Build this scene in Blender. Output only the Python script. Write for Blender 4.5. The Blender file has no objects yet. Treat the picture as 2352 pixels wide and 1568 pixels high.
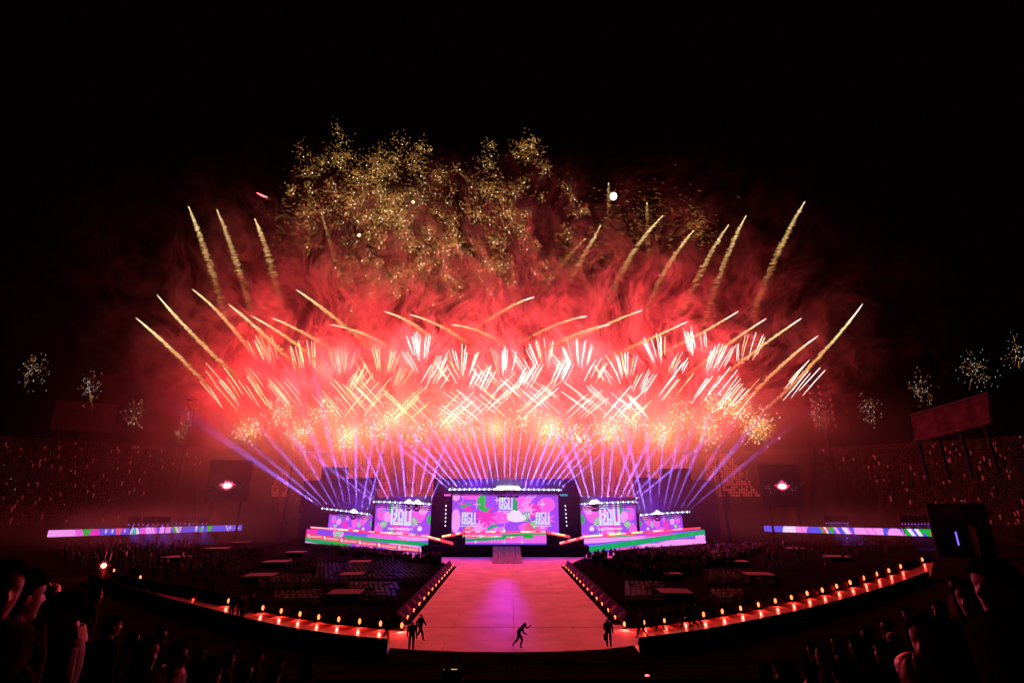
import bpy, bmesh, math, random
from mathutils import Vector, Matrix, noise as mnoise
R = math.radians
rnd = random.Random(11)
sc = bpy.context.scene
COL = sc.collection

# ------------------------------------------------------------------ camera, world, exposure
PITCH = R(18.0)
CAMZ = 10.0
cam = bpy.data.objects.new('camera', bpy.data.cameras.new('camera'))
COL.objects.link(cam)
cam.location = (0, 0, CAMZ)
cam.rotation_euler = (R(90) + PITCH, 0, 0)
cam.data.sensor_width = 36
cam.data.lens = 18
cam.data.clip_end = 9000
cam.data.clip_start = 0.05
sc.camera = cam
world = bpy.data.worlds.new('World')
sc.world = world
world.use_nodes = True
world.node_tree.nodes['Background'].inputs[0].default_value = (0.0008, 0.0001, 0.0002, 1)
world.node_tree.nodes['Background'].inputs[1].default_value = 1.0
sc.view_settings.view_transform = 'Standard'
sc.view_settings.look = 'None'
sc.view_settings.exposure = 0
sc.view_settings.gamma = 1
cy = sc.cycles
cy.use_denoising = True
cy.max_bounces = 4
cy.diffuse_bounces = 2
cy.glossy_bounces = 2
cy.volume_bounces = 0
cy.volume_step_rate = 1.0
cy.volume_max_steps = 256
cy.use_light_tree = True
cy.sample_clamp_direct = 0
cy.sample_clamp_indirect = .15

# light levels
RED_BURST = 39000
GOLD_BURST = 8500
BEAM = 1.5e7
PAR = 550

CT, ST = math.cos(PITCH), math.sin(PITCH)

def ray(px, py):
    u = (px - 1176) / 1176.0
    v = (784 - py) / 1176.0
    return Vector((u, CT - v * ST, ST + v * CT))

def P(px, py, Y):
    """the point seen there in the photograph, at distance Y in front of the camera stand"""
    d = ray(px, py)
    return Vector((0, 0, CAMZ)) + d * (Y / d.y)

def G(px, py, z=0.0):
    """the point of the level z seen there"""
    d = ray(px, py)
    return Vector((0, 0, CAMZ)) + d * ((z - CAMZ) / d.z)

def W(px, py, A, B, off=0.0):
    """the point of the upright plane through A and B (moved back by off)"""
    d = ray(px, py)
    ab = Vector((B.x - A.x, B.y - A.y, 0)).normalized()
    n = Vector((-ab.y, ab.x, 0))
    if n.y < 0:
        n = -n
    k = (A + n * off).dot(n)
    return Vector((0, 0, CAMZ)) + d * (k / d.dot(n))

def lin(h):
    h = h.lstrip('#')
    c = [int(h[i:i + 2], 16) / 255 for i in (0, 2, 4)]
    return tuple(x / 12.92 if x <= .04045 else ((x + .055) / 1.055) ** 2.4 for x in c)

# ------------------------------------------------------------------ materials
def new_mat(name):
    m = bpy.data.materials.new(name)
    m.use_nodes = True
    m.node_tree.nodes.clear()
    return m, m.node_tree.nodes, m.node_tree.links

def emit(name, col, s, sample=False):
    m, N, L = new_mat(name)
    e = N.new('ShaderNodeEmission')
    e.inputs[0].default_value = (*col, 1)
    e.inputs[1].default_value = s
    o = N.new('ShaderNodeOutputMaterial')
    L.new(e.outputs[0], o.inputs[0])
    m.cycles.emission_sampling = 'AUTO' if sample else 'NONE'
    return m

def matte(name, col, rough=.7, vary=.25, scale=3.0, bump=0.0, spec=.5, metal=0.0, rnd_obj=0.0, gloss=None):
    m, N, L = new_mat(name)
    o = N.new('ShaderNodeOutputMaterial')
    if spec < .2 or gloss:
        # cloth, bare ground, raw concrete: no sheen at grazing angles (gloss: a little waxed on top)
        b = N.new('ShaderNodeBsdfDiffuse')
        if gloss:
            g = N.new('ShaderNodeBsdfGlossy')
            g.inputs['Roughness'].default_value = gloss[1]
            g.inputs['Color'].default_value = (.9, .9, .9, 1)
            mx = N.new('ShaderNodeMixShader')
            mx.inputs[0].default_value = gloss[0]
            L.new(b.outputs[0], mx.inputs[1])
            L.new(g.outputs[0], mx.inputs[2])
            L.new(mx.outputs[0], o.inputs[0])
        else:
            L.new(b.outputs[0], o.inputs[0])
    else:
        b = N.new('ShaderNodeBsdfPrincipled')
        L.new(b.outputs[0], o.inputs[0])
        b.inputs['Roughness'].default_value = rough
        b.inputs['Specular IOR Level'].default_value = spec
        b.inputs['Metallic'].default_value = metal
    tc = N.new('ShaderNodeTexCoord')
    nz = N.new('ShaderNodeTexNoise')
    nz.inputs['Scale'].default_value = scale
    nz.inputs['Detail'].default_value = 4
    L.new(tc.outputs['Object'], nz.inputs['Vector'])
    mr = N.new('ShaderNodeMapRange')
    mr.inputs['From Min'].default_value = .3
    mr.inputs['From Max'].default_value = .7
    mr.inputs['To Min'].default_value = 1 - vary
    mr.inputs['To Max'].default_value = 1 + vary
    L.new(nz.outputs[0], mr.inputs[0])
    hv = N.new('ShaderNodeHueSaturation')
    hv.inputs['Color'].default_value = (*col, 1)
    L.new(mr.outputs[0], hv.inputs['Value'])
    last = hv.outputs[0]
    if rnd_obj:
        oi = N.new('ShaderNodeObjectInfo')
        m2 = N.new('ShaderNodeMapRange')
        m2.inputs['To Min'].default_value = 1 - rnd_obj
        m2.inputs['To Max'].default_value = 1 + rnd_obj * 1.5
        L.new(oi.outputs['Random'], m2.inputs[0])
        h2 = N.new('ShaderNodeHueSaturation')
        L.new(last, h2.inputs['Color'])
        L.new(m2.outputs[0], h2.inputs['Value'])
        last = h2.outputs[0]
    L.new(last, b.inputs['Base Color' if 'Base Color' in b.inputs else 'Color'])
    if bump:
        bp = N.new('ShaderNodeBump')
        bp.inputs['Strength'].default_value = bump
        bp.inputs['Distance'].default_value = .05
        L.new(nz.outputs[0], bp.inputs['Height'])
        L.new(bp.outputs[0], b.inputs['Normal'])
        if gloss:
            L.new(bp.outputs[0], g.inputs['Normal'])
    return m

M = {}
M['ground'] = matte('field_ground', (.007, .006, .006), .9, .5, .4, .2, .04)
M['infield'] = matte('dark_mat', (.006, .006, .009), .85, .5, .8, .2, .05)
M['runway'] = matte('runway_floor', (.66, .62, .61), .40, .16, .35, .03, .28, gloss=(.03, .5))
M['track'] = matte('running_track', (.22, .12, .11), .30, .25, 1.6, .12, .35, gloss=(.10, .22))
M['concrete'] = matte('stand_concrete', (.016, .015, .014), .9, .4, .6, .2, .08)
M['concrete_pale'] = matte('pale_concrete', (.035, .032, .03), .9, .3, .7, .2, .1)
M['black'] = matte('black_cloth', (.012, .011, .016), .85, .3, 1.0, .1, .1)
M['blackmetal'] = matte('black_metal', (.012, .012, .013), .6, .25, 3.0, 0, .15)
M['facade'] = matte('facade_cloth', (.045, .04, .055), .85, .3, .5, .1, .1)
M['steel'] = matte('grey_steel', (.014, .014, .014), .6, .2, 2.0, 0, .1)
M['banner'] = matte('banner_cloth', (.016, .011, .016), .85, .25, .6, 0, .08)
M['bannerprint'] = matte('banner_print', (.06, .03, .04), .8, .3, 1.2, 0, .08)
M['railbanner'] = matte('lilac_panel', (.055, .045, .13), .6, .2, .7, 0, .1)
M['railprint'] = matte('pale_print', (.24, .12, .14), .6, .2, 1.5, 0, .1)
M['riser'] = matte('riser_top', (.17, .16, .16), .6, .2, 1.1, .1, .15)
M['wood'] = matte('ramp_board', (.16, .09, .08), .6, .3, 2.2, .1, .2)
M['chair'] = matte('chair_shell', (.014, .014, .017), .35, .2, 6, 0, .6, 0, .2, gloss=(.03, .3))
M['chairleg'] = matte('chair_steel', (.16, .16, .16), .3, .1, 6, 0, .5, .8)
M['seat'] = matte('seat_plastic', (.3, .25, .25), .5, .3, .6, 0, .5)
M['cloth'] = matte('dark_clothing', (.016, .014, .018), .9, .4, 5, .2, .06, 0, .8)
M['cloth2'] = matte('mid_clothing', (.035, .03, .03), .85, .4, 5, .2, .12, 0, .6)
M['trouser'] = matte('trouser_cloth', (.010, .010, .013), .85, .3, 5, .2, .12, 0, .5)
M['skin'] = matte('skin', (.20, .115, .085), .6, .12, 7, .05, .4, 0, .15)
M['hair'] = matte('dark_hair', (.008, .006, .006), .6, .4, 30, .3, .15, 0, .3)
M['hairlight'] = matte('fair_hair', (.20, .11, .05), .45, .4, 30, .3, .5)
M['white'] = matte('white_cloth', (.42, .40, .39), .8, .12, 5, .1, .2)
M['brown'] = matte('brown_jacket', (.03, .018, .014), .8, .3, 6, .2, .3)
M['portal'] = matte('portal_banner', (.03, .016, .018), .8, .4, .5, 0, .1)
M['portalprint'] = matte('portal_print', (.42, .30, .32), .7, .2, .8, 0, .3)
M['board'] = matte('board_face', (.02, .014, .014), .6, .2, .3, 0, .4)
M['lampsteel'] = matte('lamp_glass', (.12, .11, .11), .25, .2, 1, 0, .6)

# things that give off light
M['star_white'] = emit('star_white', (1.0, .88, .80), 3.4)
M['star_warm'] = emit('star_warm', (1.0, .80, .42), 2.7)
M['star_gold'] = emit('star_gold', (1.0, .66, .22), 2.2)
M['ember_hi'] = emit('ember_bright', (1.0, .70, .30), 1.7)
M['ember'] = emit('ember_gold', (1.0, .58, .20), .95)
M['ember_lo'] = emit('ember_dim', (.85, .33, .10), .5)
M['spark'] = emit('spark_hair', (1.0, .52, .13), 2.0)
M['spark_dim'] = emit('spark_hair_dim', (.95, .42, .09), 1.15)
M['dot'] = emit('spark_dot', (1.0, .86, .58), 3.2)
M['dot_white'] = emit('spark_dot_white', (1.0, .95, .88), 3.0)
M['dot_side'] = emit('spark_dot_dim', (1.0, .93, .86), 1.15)
M['flare_red'] = emit('flare_red', (1.0, .10, .13), 6.0)
M['moon'] = emit('moon_face', (1.0, .98, .94), 2.5)
M['lens'] = emit('lamp_lens', (.85, .90, 1.0), 5.0)
M['lens_blue'] = emit('lamp_lens_blue', (.35, .62, 1.0), 1.6)
M['lens_halo'] = emit('lamp_lens_halo', (.95, 1.0, 1.0), 16.0)
M['par'] = emit('par_lens', (1.0, .15, .045), 4.0)
M['par_hot'] = emit('par_lens_hot', (1.0, .30, .16), 6.0)
M['tube_red'] = emit('tube_red', (1.0, .05, .10), 1.5)
M['tube_pink'] = emit('tube_pink', (1.0, .35, .42), 1.7)
M['tube_gold'] = emit('tube_gold', (1.0, .62, .25), 2.2)
M['blue_neon'] = emit('neon_blue', (.22, .12, 1.0), 1.6)
SCR = {}
def scr(name, hexc, s=1.0, sample=False):
    SCR[name] = emit('screen_' + name, lin(hexc), s, sample)
scr('violet', '#a94bf4', 1.0)
scr('violet2', '#8a4df5', 1.0)
scr('blue', '#5b55ee', 1.0)
scr('pink', '#fb62ea', 1.0)
scr('pink2', '#f83ac4', 1.0)
scr('pale', '#fb9cf6', 1.0)
scr('white', '#f6dcfb', 1.05)
scr('logo', '#e6ecfa', 1.1)
scr('groove', '#8f8fe8', .9)
scr('green', '#05b83a', 1.0)
scr('green2', '#00a765', 1.0)
scr('teal', '#1d9fd0', 1.0)
scr('coral', '#fa5c96', 1.0)
scr('redband', '#f2415f', 1.0)
scr('text', '#ffe6ee', 1.1)
scr('night', '#0a0209', 1.0)
scr('red', '#e0204a', 1.0)
scr('hot', '#fff0f4', 1.4)

# ------------------------------------------------------------------ mesh helpers
class MB:
    def __init__(s):
        s.v, s.f, s.m = [], [], []
    def add(s, vs, fs, mi=0):
        k = len(s.v)
        s.v.extend([tuple(p) for p in vs])
        s.f.extend([tuple(i + k for i in f) for f in fs])
        s.m.extend([mi] * len(fs))
        return s
    def box(s, c, d, rz=0, mi=0):
        x, y, z = d[0] / 2, d[1] / 2, d[2] / 2
        ca, sa = math.cos(rz), math.sin(rz)
        vs = []
        for a in (-x, x):
            for b in (-y, y):
                for e in (-z, z):
                    vs.append((c[0] + a * ca - b * sa, c[1] + a * sa + b * ca, c[2] + e))
        return s.add(vs, [(0, 1, 3, 2), (4, 6, 7, 5), (0, 4, 5, 1), (2, 3, 7, 6), (0, 2, 6, 4), (1, 5, 7, 3)], mi)
    def tube(s, pts, rs, n=6, mi=0, caps=True):
        pts = [Vector(p) for p in pts]
        if not isinstance(rs, (list, tuple)):
            rs = [rs] * len(pts)
        vs = []
        for i, p in enumerate(pts):
            t = (pts[min(i + 1, len(pts) - 1)] - pts[max(i - 1, 0)])
            if t.length < 1e-9:
                t = Vector((0, 0, 1))
            t.normalize()
            a = t.cross(Vector((0, 0, 1)) if abs(t.z) < .95 else Vector((1, 0, 0))).normalized()
            b = t.cross(a)
            for k in range(n):
                w = 2 * math.pi * k / n
                vs.append(p + (a * math.cos(w) + b * math.sin(w)) * rs[i])
        fs = []
        for i in range(len(pts) - 1):
            for k in range(n):
                fs.append((i * n + k, i * n + (k + 1) % n, (i + 1) * n + (k + 1) % n, (i + 1) * n + k))
        if caps:
            fs.append(tuple(range(n - 1, -1, -1)))
            fs.append(tuple((len(pts) - 1) * n + k for k in range(n)))
        return s.add(vs, fs, mi)
    def ball(s, c, r, nu=8, nv=5, mi=0, sc3=(1, 1, 1)):
        vs = [(c[0], c[1], c[2] + r * sc3[2])]
        for i in range(1, nv):
            a = math.pi * i / nv
            for k in range(nu):
                w = 2 * math.pi * k / nu
                vs.append((c[0] + r * sc3[0] * math.sin(a) * math.cos(w), c[1] + r * sc3[1] * math.sin(a) * math.sin(w), c[2] + r * sc3[2] * math.cos(a)))
        vs.append((c[0], c[1], c[2] - r * sc3[2]))
        fs = []
        for k in range(nu):
            fs.append((0, 1 + k, 1 + (k + 1) % nu))
            fs.append((len(vs) - 1, 1 + (nv - 2) * nu + (k + 1) % nu, 1 + (nv - 2) * nu + k))
        for i in range(nv - 2):
            for k in range(nu):
                fs.append((1 + i * nu + k, 1 + (i + 1) * nu + k, 1 + (i + 1) * nu + (k + 1) % nu, 1 + i * nu + (k + 1) % nu))
        return s.add(vs, fs, mi)
    def octa(s, c, r, mi=0):
        x, y, z = c
        return s.add([(x + r, y, z), (x - r, y, z), (x, y + r, z), (x, y - r, z), (x, y, z + r), (x, y, z - r)],
                     [(0, 2, 4), (2, 1, 4), (1, 3, 4), (3, 0, 4), (2, 0, 5), (1, 2, 5), (3, 1, 5), (0, 3, 5)], mi)
    def dash(s, a, b, r, mi=0):
        """a thin three-sided spark from a to b"""
        a, b = Vector(a), Vector(b)
        t = (b - a)
        if t.length < 1e-6:
            return s
        t.normalize()
        u = t.cross(Vector((0.31, .9, .2))).normalized()
        w = t.cross(u)
        o = [u * r, (u * -.5 + w * .866) * r, (u * -.5 - w * .866) * r]
        return s.add([a + q for q in o] + [b + q * .5 for q in o], [(0, 1, 4, 3), (1, 2, 5, 4), (2, 0, 3, 5)], mi)
    def slab(s, top, depth, mi=0):
        """a polygon (list of points) with a thickness downwards"""
        n = len(top)
        top = [Vector(p) for p in top]
        vs = top + [p - Vector((0, 0, depth)) for p in top]
        fs = [tuple(range(n)), tuple(range(2 * n - 1, n - 1, -1))]
        for i in range(n):
            j = (i + 1) % n
            fs.append((i, i + n, j + n, j))
        return s.add(vs, fs, mi)

def mesh(name, mb, mats):
    me = bpy.data.meshes.new(name)
    me.from_pydata(mb.v, [], mb.f)
    if not isinstance(mats, (list, tuple)):
        mats = [mats]
    for m in mats:
        me.materials.append(m)
    if len(mats) > 1:
        me.polygons.foreach_set('material_index', mb.m)
    me.update()
    return me

def obj(name, me, parent=None, loc=(0, 0, 0), rz=0.0):
    o = bpy.data.objects.new(name, me)
    COL.objects.link(o)
    o.location = loc
    if rz:
        o.rotation_euler = (0, 0, rz)
    if parent is not None:
        o.parent = parent
    return o

def part(name, mb, mats, parent, **k):
    return obj(name, mesh(name, mb, mats), parent, **k)

def smooth(o):
    o.data.polygons.foreach_set('use_smooth', [True] * len(o.data.polygons))
    return o

def tag(o, label=None, cat=None, group=None, kind=None):
    if label:
        o['label'] = label
    if cat:
        o['category'] = cat
    if group:
        o['group'] = group
    if kind:
        o['kind'] = kind
    return o

def thing(name, label, cat, loc=(0, 0, 0), rz=0.0, group=None):
    o = bpy.data.objects.new(name, None)
    COL.objects.link(o)
    o.location = loc
    o.rotation_euler = (0, 0, rz)
    return tag(o, label, cat, group)

def lone(name, mb, mats, label, cat, group=None, loc=(0, 0, 0), rz=0.0):
    return tag(obj(name, mesh(name, mb, mats), None, loc, rz), label, cat, group)

def copy_tree(o, parent=None):
    c = o.copy()
    COL.objects.link(c)
    if parent is not None:
        c.parent = parent
    for ch in list(o.children):
        copy_tree(ch, c)
    return c

def lamp(kind, name, energy, col, loc, parent=None, r=.5, **k):
    l = bpy.data.lights.new(name, kind)
    l.energy = energy
    l.color = col
    l.shadow_soft_size = r
    for a, b in k.items():
        setattr(l, a, b)
    o = bpy.data.objects.new(name, l)
    COL.objects.link(o)
    o.location = loc
    if parent is not None:
        o.parent = parent
    return o

ORD = ['first', 'second', 'third', 'fourth', 'fifth', 'sixth', 'seventh', 'eighth', 'ninth', 'tenth', 'eleventh', 'twelfth',
       'thirteenth', 'fourteenth', 'fifteenth', 'sixteenth', 'seventeenth', 'eighteenth', 'nineteenth', 'twentieth']
TENS = {2: 'twenty', 3: 'thirty', 4: 'forty'}
def nth(i):
    if i < 20:
        return ORD[i]
    t, u = divmod(i + 1, 10)
    return {2: 'twentieth', 3: 'thirtieth', 4: 'fortieth'}[t] if u == 0 else TENS[t] + '-' + ORD[u - 1]

# ------------------------------------------------------------------ smoke (fireworks smoke and the stage haze)
def build_smoke():
    m, N, L = new_mat('smoke')
    def mt(op, a, b=None, c=None, clamp=False):
        n = N.new('ShaderNodeMath')
        n.operation = op
        n.use_clamp = clamp
        for i, x in enumerate((a, b, c)):
            if x is None:
                continue
            if isinstance(x, (int, float)):
                n.inputs[i].default_value = x
            else:
                L.new(x, n.inputs[i])
        return n.outputs[0]
    add = lambda a, b: mt('ADD', a, b)
    mul = lambda a, b: mt('MULTIPLY', a, b)
    sub = lambda a, b: mt('SUBTRACT', a, b)
    tc = N.new('ShaderNodeTexCoord')
    sp = N.new('ShaderNodeSeparateXYZ')
    L.new(tc.outputs['Object'], sp.inputs[0])
    X, Y, Z = sp.outputs
    def comb(a, b, c):
        n = N.new('ShaderNodeCombineXYZ')
        for i, x in enumerate((a, b, c)):
            if isinstance(x, (int, float)):
                n.inputs[i].default_value = x
            else:
                L.new(x, n.inputs[i])
        return n.outputs[0]
    def noise(vec, scale, detail, rough=.5):
        n = N.new('ShaderNodeTexNoise')
        L.new(vec, n.inputs['Vector'])
        n.inputs['Scale'].default_value = scale
        n.inputs['Detail'].default_value = detail
        n.inputs['Roughness'].default_value = rough
        return n.outputs['Fac']
    def gauss(*terms):
        acc = None
        for v, c, s in terms:
            a = mul(sub(v, c), 1 / s)
            a = mul(a, a)
            acc = a if acc is None else add(acc, a)
        return mt('POWER', 2.718, mul(acc, -1))
    warp = noise(tc.outputs['Object'], .03, 2)
    ang = add(mt('ARCTAN2', sub(X, -2), add(Z, 2)), mul(sub(warp, .5), .55))
    dx = sub(X, -2)
    dz = add(Z, 2)
    rad = mt('SQRT', add(mul(dx, dx), mul(dz, dz)))
    st = noise(comb(mul(ang, 17), mul(rad, .055), mul(Y, .03)), 1.0, 5, .66)
    streak = mt('MULTIPLY_ADD', st, 10.0, -5.2, True)
    def thread(ox, oz, f, seed):
        # thin curling trails fanning out from one launch point
        ex, ez = sub(X, ox), sub(Z, oz)
        an = add(mt('ARCTAN2', ex, ez), mul(sub(warp, .5), .6))
        ra = mt('SQRT', add(mul(ex, ex), mul(ez, ez)))
        n = noise(comb(add(mul(an, f), seed), mul(ra, .045), mul(Y, .035)), 1.0, 3, .55)
        k = mt('ABSOLUTE', sub(n, .5))
        return mt('MULTIPLY_ADD', k, -26.0, 1.0, True)
    threads = add(thread(-48, -6, 19, 3.1), thread(44, -6, 19, 9.7))
    puff = mt('MULTIPLY_ADD', noise(tc.outputs['Object'], .06, 4, .6), 3.2, -1.0, True)
    clump = mt('MULTIPLY_ADD', noise(comb(X, mul(Y, .5), Z), .075, 4, .6), 6.0, -2.7, True)
    depth = gauss((Y, 164, 9.5))
    core = gauss((X, -13, 61), (Z, 36, 19))
    high = mul(gauss((X, -13, 68), (Z, 68, 24)), 2.3)
    tail = mul(gauss((X, -26, 66), (Z, 94, 26)), 2.6)
    left = mul(gauss((X, -92, 36), (Z, 36, 27)), .34)
    a = mul(core, add(mul(streak, .50), add(mul(mul(puff, puff), .6), .06)))
    a = add(a, mul(gauss((X, 0, 64), (Z, 33, 10)), add(mul(puff, 1.5), .6)))
    b = mul(high, add(mul(streak, add(mul(clump, .5), .04)), mul(threads, add(mul(clump, 2.4), .5))))
    c = mul(tail, mul(add(mul(streak, .6), mul(threads, 1.9)), add(mul(clump, .8), .08)))
    d = mul(left, add(mul(puff, .6), .4))
    smoke = mul(mul(add(add(a, b), add(c, d)), depth), .054)
    # fog machine haze standing low over the stage
    hz = mul(gauss((X, -4, 66), (Z, 15, 10.5), (Y, 126, 15)), add(mul(puff, .35), .65))
    smoke = add(smoke, mul(hz, .0056))
    # mist below the lamp rigs on the LED ribbons
    mist = add(gauss((X, -104, 24), (Z, 5, 4.5), (Y, 150, 16)), mul(gauss((X, 92, 26), (Z, 5, 4), (Y, 158, 16)), .5))
    smoke = add(smoke, mul(mul(mist, puff), .028))
    pv = N.new('ShaderNodeVolumePrincipled')
    pv.inputs['Color'].default_value = (.9, .9, .9, 1)
    pv.inputs['Anisotropy'].default_value = .1
    L.new(smoke, pv.inputs['Density'])
    o = N.new('ShaderNodeOutputMaterial')
    L.new(pv.outputs[0], o.inputs['Volume'])
    m.cycles.volume_sampling = 'EQUIANGULAR'
    mb = MB().box((0, 149, 66), (380, 92, 137))
    s = obj('smoke', mesh('smoke', mb, m))
    tag(s, 'red lit firework smoke drifting above the stage', None, None, 'stuff')
build_smoke()

# ------------------------------------------------------------------ ground, track, runway
def sheet(name, pts, z, mat):
    mb = MB().add([(p[0], p[1], z) for p in pts], [tuple(range(len(pts)))])
    return tag(obj(name, mesh(name, mb, mat)), None, None, None, 'structure')

sheet('ground', [(-700, -60), (700, -60), (700, 900), (-700, 900)], 0, M['ground'])

def smooth_line(pts, k=6):
    out = []
    n = len(pts)
    for i in range(n - 1):
        p0, p1, p2, p3 = pts[max(i - 1, 0)], pts[i], pts[i + 1], pts[min(i + 2, n - 1)]
        for j in range(k):
            t = j / k
            out.append(.5 * ((2 * p1) + (p2 - p0) * t + (2 * p0 - 5 * p1 + 4 * p2 - p3) * t * t + (3 * p1 - p0 - 3 * p2 + p3) * t ** 3))
    out.append(pts[-1])
    return out

# barrier tops (z = 1) seen along the camera side of the track, and the lamps' line on its far side
near_l = smooth_line([G(*p, 1.0) for p in ((205, 1318), (300, 1347), (389, 1373), (472, 1394), (565, 1418), (653, 1437), (752, 1452), (820, 1460), (890, 1466))])
near_r = smooth_line([G(*p, 1.0) for p in ((1467, 1463), (1607, 1445), (1725, 1423), (1849, 1397), (1976, 1363), (2072, 1333), (2132, 1311))])
far_l = smooth_line([G(*p) for p in ((215, 1322), (300, 1345), (385, 1362), (472, 1380), (572, 1399), (664, 1417), (773, 1434), (890, 1443), (925, 1446))])
far_r = smooth_line([G(*p) for p in ((1430, 1444), (1480, 1440), (1589, 1427), (1642, 1418), (1728, 1403), (1778, 1390), (1889, 1366), (2014, 1330), (2145, 1285))])
sheet('running_track', [(p.x, p.y) for p in near_l] + [(p.x, p.y) for p in reversed(far_l)], .004, M['track'])
o = sheet('running_track', [(p.x, p.y) for p in near_r] + [(p.x, p.y) for p in reversed(far_r)], .004, M['track'])
front = [G(*p) for p in ((895, 1487), (960, 1492), (1070, 1496), (1180, 1497), (1290, 1495), (1390, 1490), (1465, 1480))]
rl0, rl1 = G(1040, 1300), G(916, 1440)
rr0, rr1 = G(1297, 1300), G(1434, 1440)
st0, st1 = G(985, 1279), G(1345, 1279)
run = [st0, rl0, rl1, G(895, 1445)] + front + [G(1465, 1445), rr1, rr0, st1]
sheet('runway', [(p.x, p.y) for p in run], .012, M['runway'])
# floor joints across the runway
for py in (1361, 1440):
    a, b = G(1000 if py < 1400 else 925, py), G(1340 if py < 1400 else 1425, py)
    mb = MB().add([(a.x, a.y, .016), (b.x, b.y, .016), (b.x, b.y + .12, .016), (a.x, a.y + .12, .016)], [(0, 1, 2, 3)])
    tag(obj('runway_joint', mesh('runway_joint', mb, M['blackmetal'])), None, None, None, 'structure')
inf_l = [rl0 + Vector((-1, 0, 0)), rl1 + Vector((-.6, 0, 0))] + [p + Vector((0, .3, 0)) for p in reversed(far_l)] + [Vector((-120, 140, 0)), Vector((-22, 140, 0))]
inf_r = [rr0 + Vector((1, 0, 0)), rr1 + Vector((.6, 0, 0))] + [p + Vector((0, .3, 0)) for p in far_r] + [Vector((120, 140, 0)), Vector((22, 140, 0))]
sheet('infield_floor', [(p.x, p.y) for p in inf_l], .008, M['infield'])
sheet('infield_floor', [(p.x, p.y) for p in inf_r], .008, M['infield'])
M['seam'] = matte('floor_seam', (.52, .49, .48), .6, .4, .5, 0, .1)
for y in (46, 64, 76, 90):
    f = (y - rl1.y) / (rl0.y - rl1.y)
    xa, xb = (rl1.x + (rl0.x - rl1.x) * f + .9, rr1.x + (rr0.x - rr1.x) * f - .9) if f > 0 else (-8.8, 8.8)
    mb = MB().add([(xa, y, .016), (xb, y, .016), (xb, y + .07, .016), (xa, y + .07, .016)], [(0, 1, 2, 3)])
    tag(obj('runway_joint', mesh('runway_joint', mb, M['seam'])), None, None, None, 'structure')
for x in (-5.2, .1, 5.3):
    mb = MB().add([(x, 42.6, .0165), (x + .06, 42.6, .0165), (x + .06, 102, .0165), (x, 102, .0165)], [(0, 1, 2, 3)])
    tag(obj('runway_joint', mesh('runway_joint', mb, M['seam'])), None, None, None, 'structure')

# ------------------------------------------------------------------ stands
CEN = Vector((0, 105, 0))
def oval(th, s):
    return Vector((CEN.x + (158 + s) * math.cos(th), CEN.y + (94 + s) * math.sin(th), 0))

def stand(label, t0, t1, n, rows=26, z0=4.6, dz=1.06, dd=1.35, wall=True):
    root = thing('grandstand', label, 'grandstand')
    ths = [R(t0 + (t1 - t0) * i / n) for i in range(n + 1)]
    mb = MB()
    prof = []
    for r in range(rows):
        prof += [(3 + r * dd, z0 + r * dz), (3 + (r + 1) * dd, z0 + r * dz)]
    vs, fs = [], []
    for th in ths:
        for s, z in prof:
            p = oval(th, s)
            vs.append((p.x, p.y, z))
    k = len(prof)
    for i in range(n):
        for j in range(k - 1):
            fs.append((i * k + j, i * k + j + 1, (i + 1) * k + j + 1, (i + 1) * k + j))
    mb.add(vs, fs)
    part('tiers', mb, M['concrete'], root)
    def ringwall(name, s0, s1, za, zb, mat):
        mb = MB()
        for i in range(n):
            a0, a1 = oval(ths[i], s0), oval(ths[i], s1)
            b0, b1 = oval(ths[i + 1], s0), oval(ths[i + 1], s1)
            q = [a0, b0, b1, a1]
            mb.add([(p.x, p.y, z) for z in (za, zb) for p in q], [(4, 5, 6, 7), (0, 1, 5, 4), (2, 3, 7, 6), (1, 2, 6, 5), (3, 0, 4, 7)])
        part(name, mb, mat, root)
    ringwall('front_wall', 2.4, 3.0, 0, z0 + 1.0, M['concrete'])
    top = z0 + rows * dz
    ringwall('rim_wall', 3 + rows * dd, 4 + rows * dd, 0, top + .8, M['concrete_pale'])
    # stair aisles
    for i in range(1, n, 5):
        mb = MB()
        th = ths[i]
        for r in range(rows):
            p = oval(th, 3 + (r + .5) * dd)
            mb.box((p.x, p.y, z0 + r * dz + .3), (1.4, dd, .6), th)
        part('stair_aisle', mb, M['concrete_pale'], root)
    return root, ths

def tier_pos(th, r, rows=26, z0=4.6, dz=1.06, dd=1.35):
    p = oval(th, 3 + (r + .45) * dd)
    p.z = z0 + r * dz
    return p

stand('curved concrete grandstand full of spectators left of the stage', 128, 205, 40)
stand('red lit grandstand of empty seats behind the stage', 52, 127.5, 40)
stand('curved concrete grandstand full of spectators right of the stage', -25, 51.5, 40)

# tiers of small seats behind the stage
def seating():
    mb = MB()
    r2 = random.Random(5)
    for r in range(9, 26):
        t = 57.0
        while t < 121:
            th = R(t)
            gap = (int(t * 1.0) % 13) in (0, 1) or abs(t - 81) < 1.0 or abs(t - 99) < 1.0
            t += .30
            if gap or r2.random() < .12:
                continue
            p = tier_pos(th, r)
            if abs(p.x) > 92:
                continue
            mb.box((p.x, p.y - .1, p.z + .22), (.52, .5, .38), 0)
            mb.box((p.x, p.y + .2, p.z + .6), (.52, .1, .5), 0)
    o = tag(obj('seating', mesh('seating', mb, M['seat'])), 'rows of small pale plastic seats on the rear grandstand', None, None, 'stuff')
seating()

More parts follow.
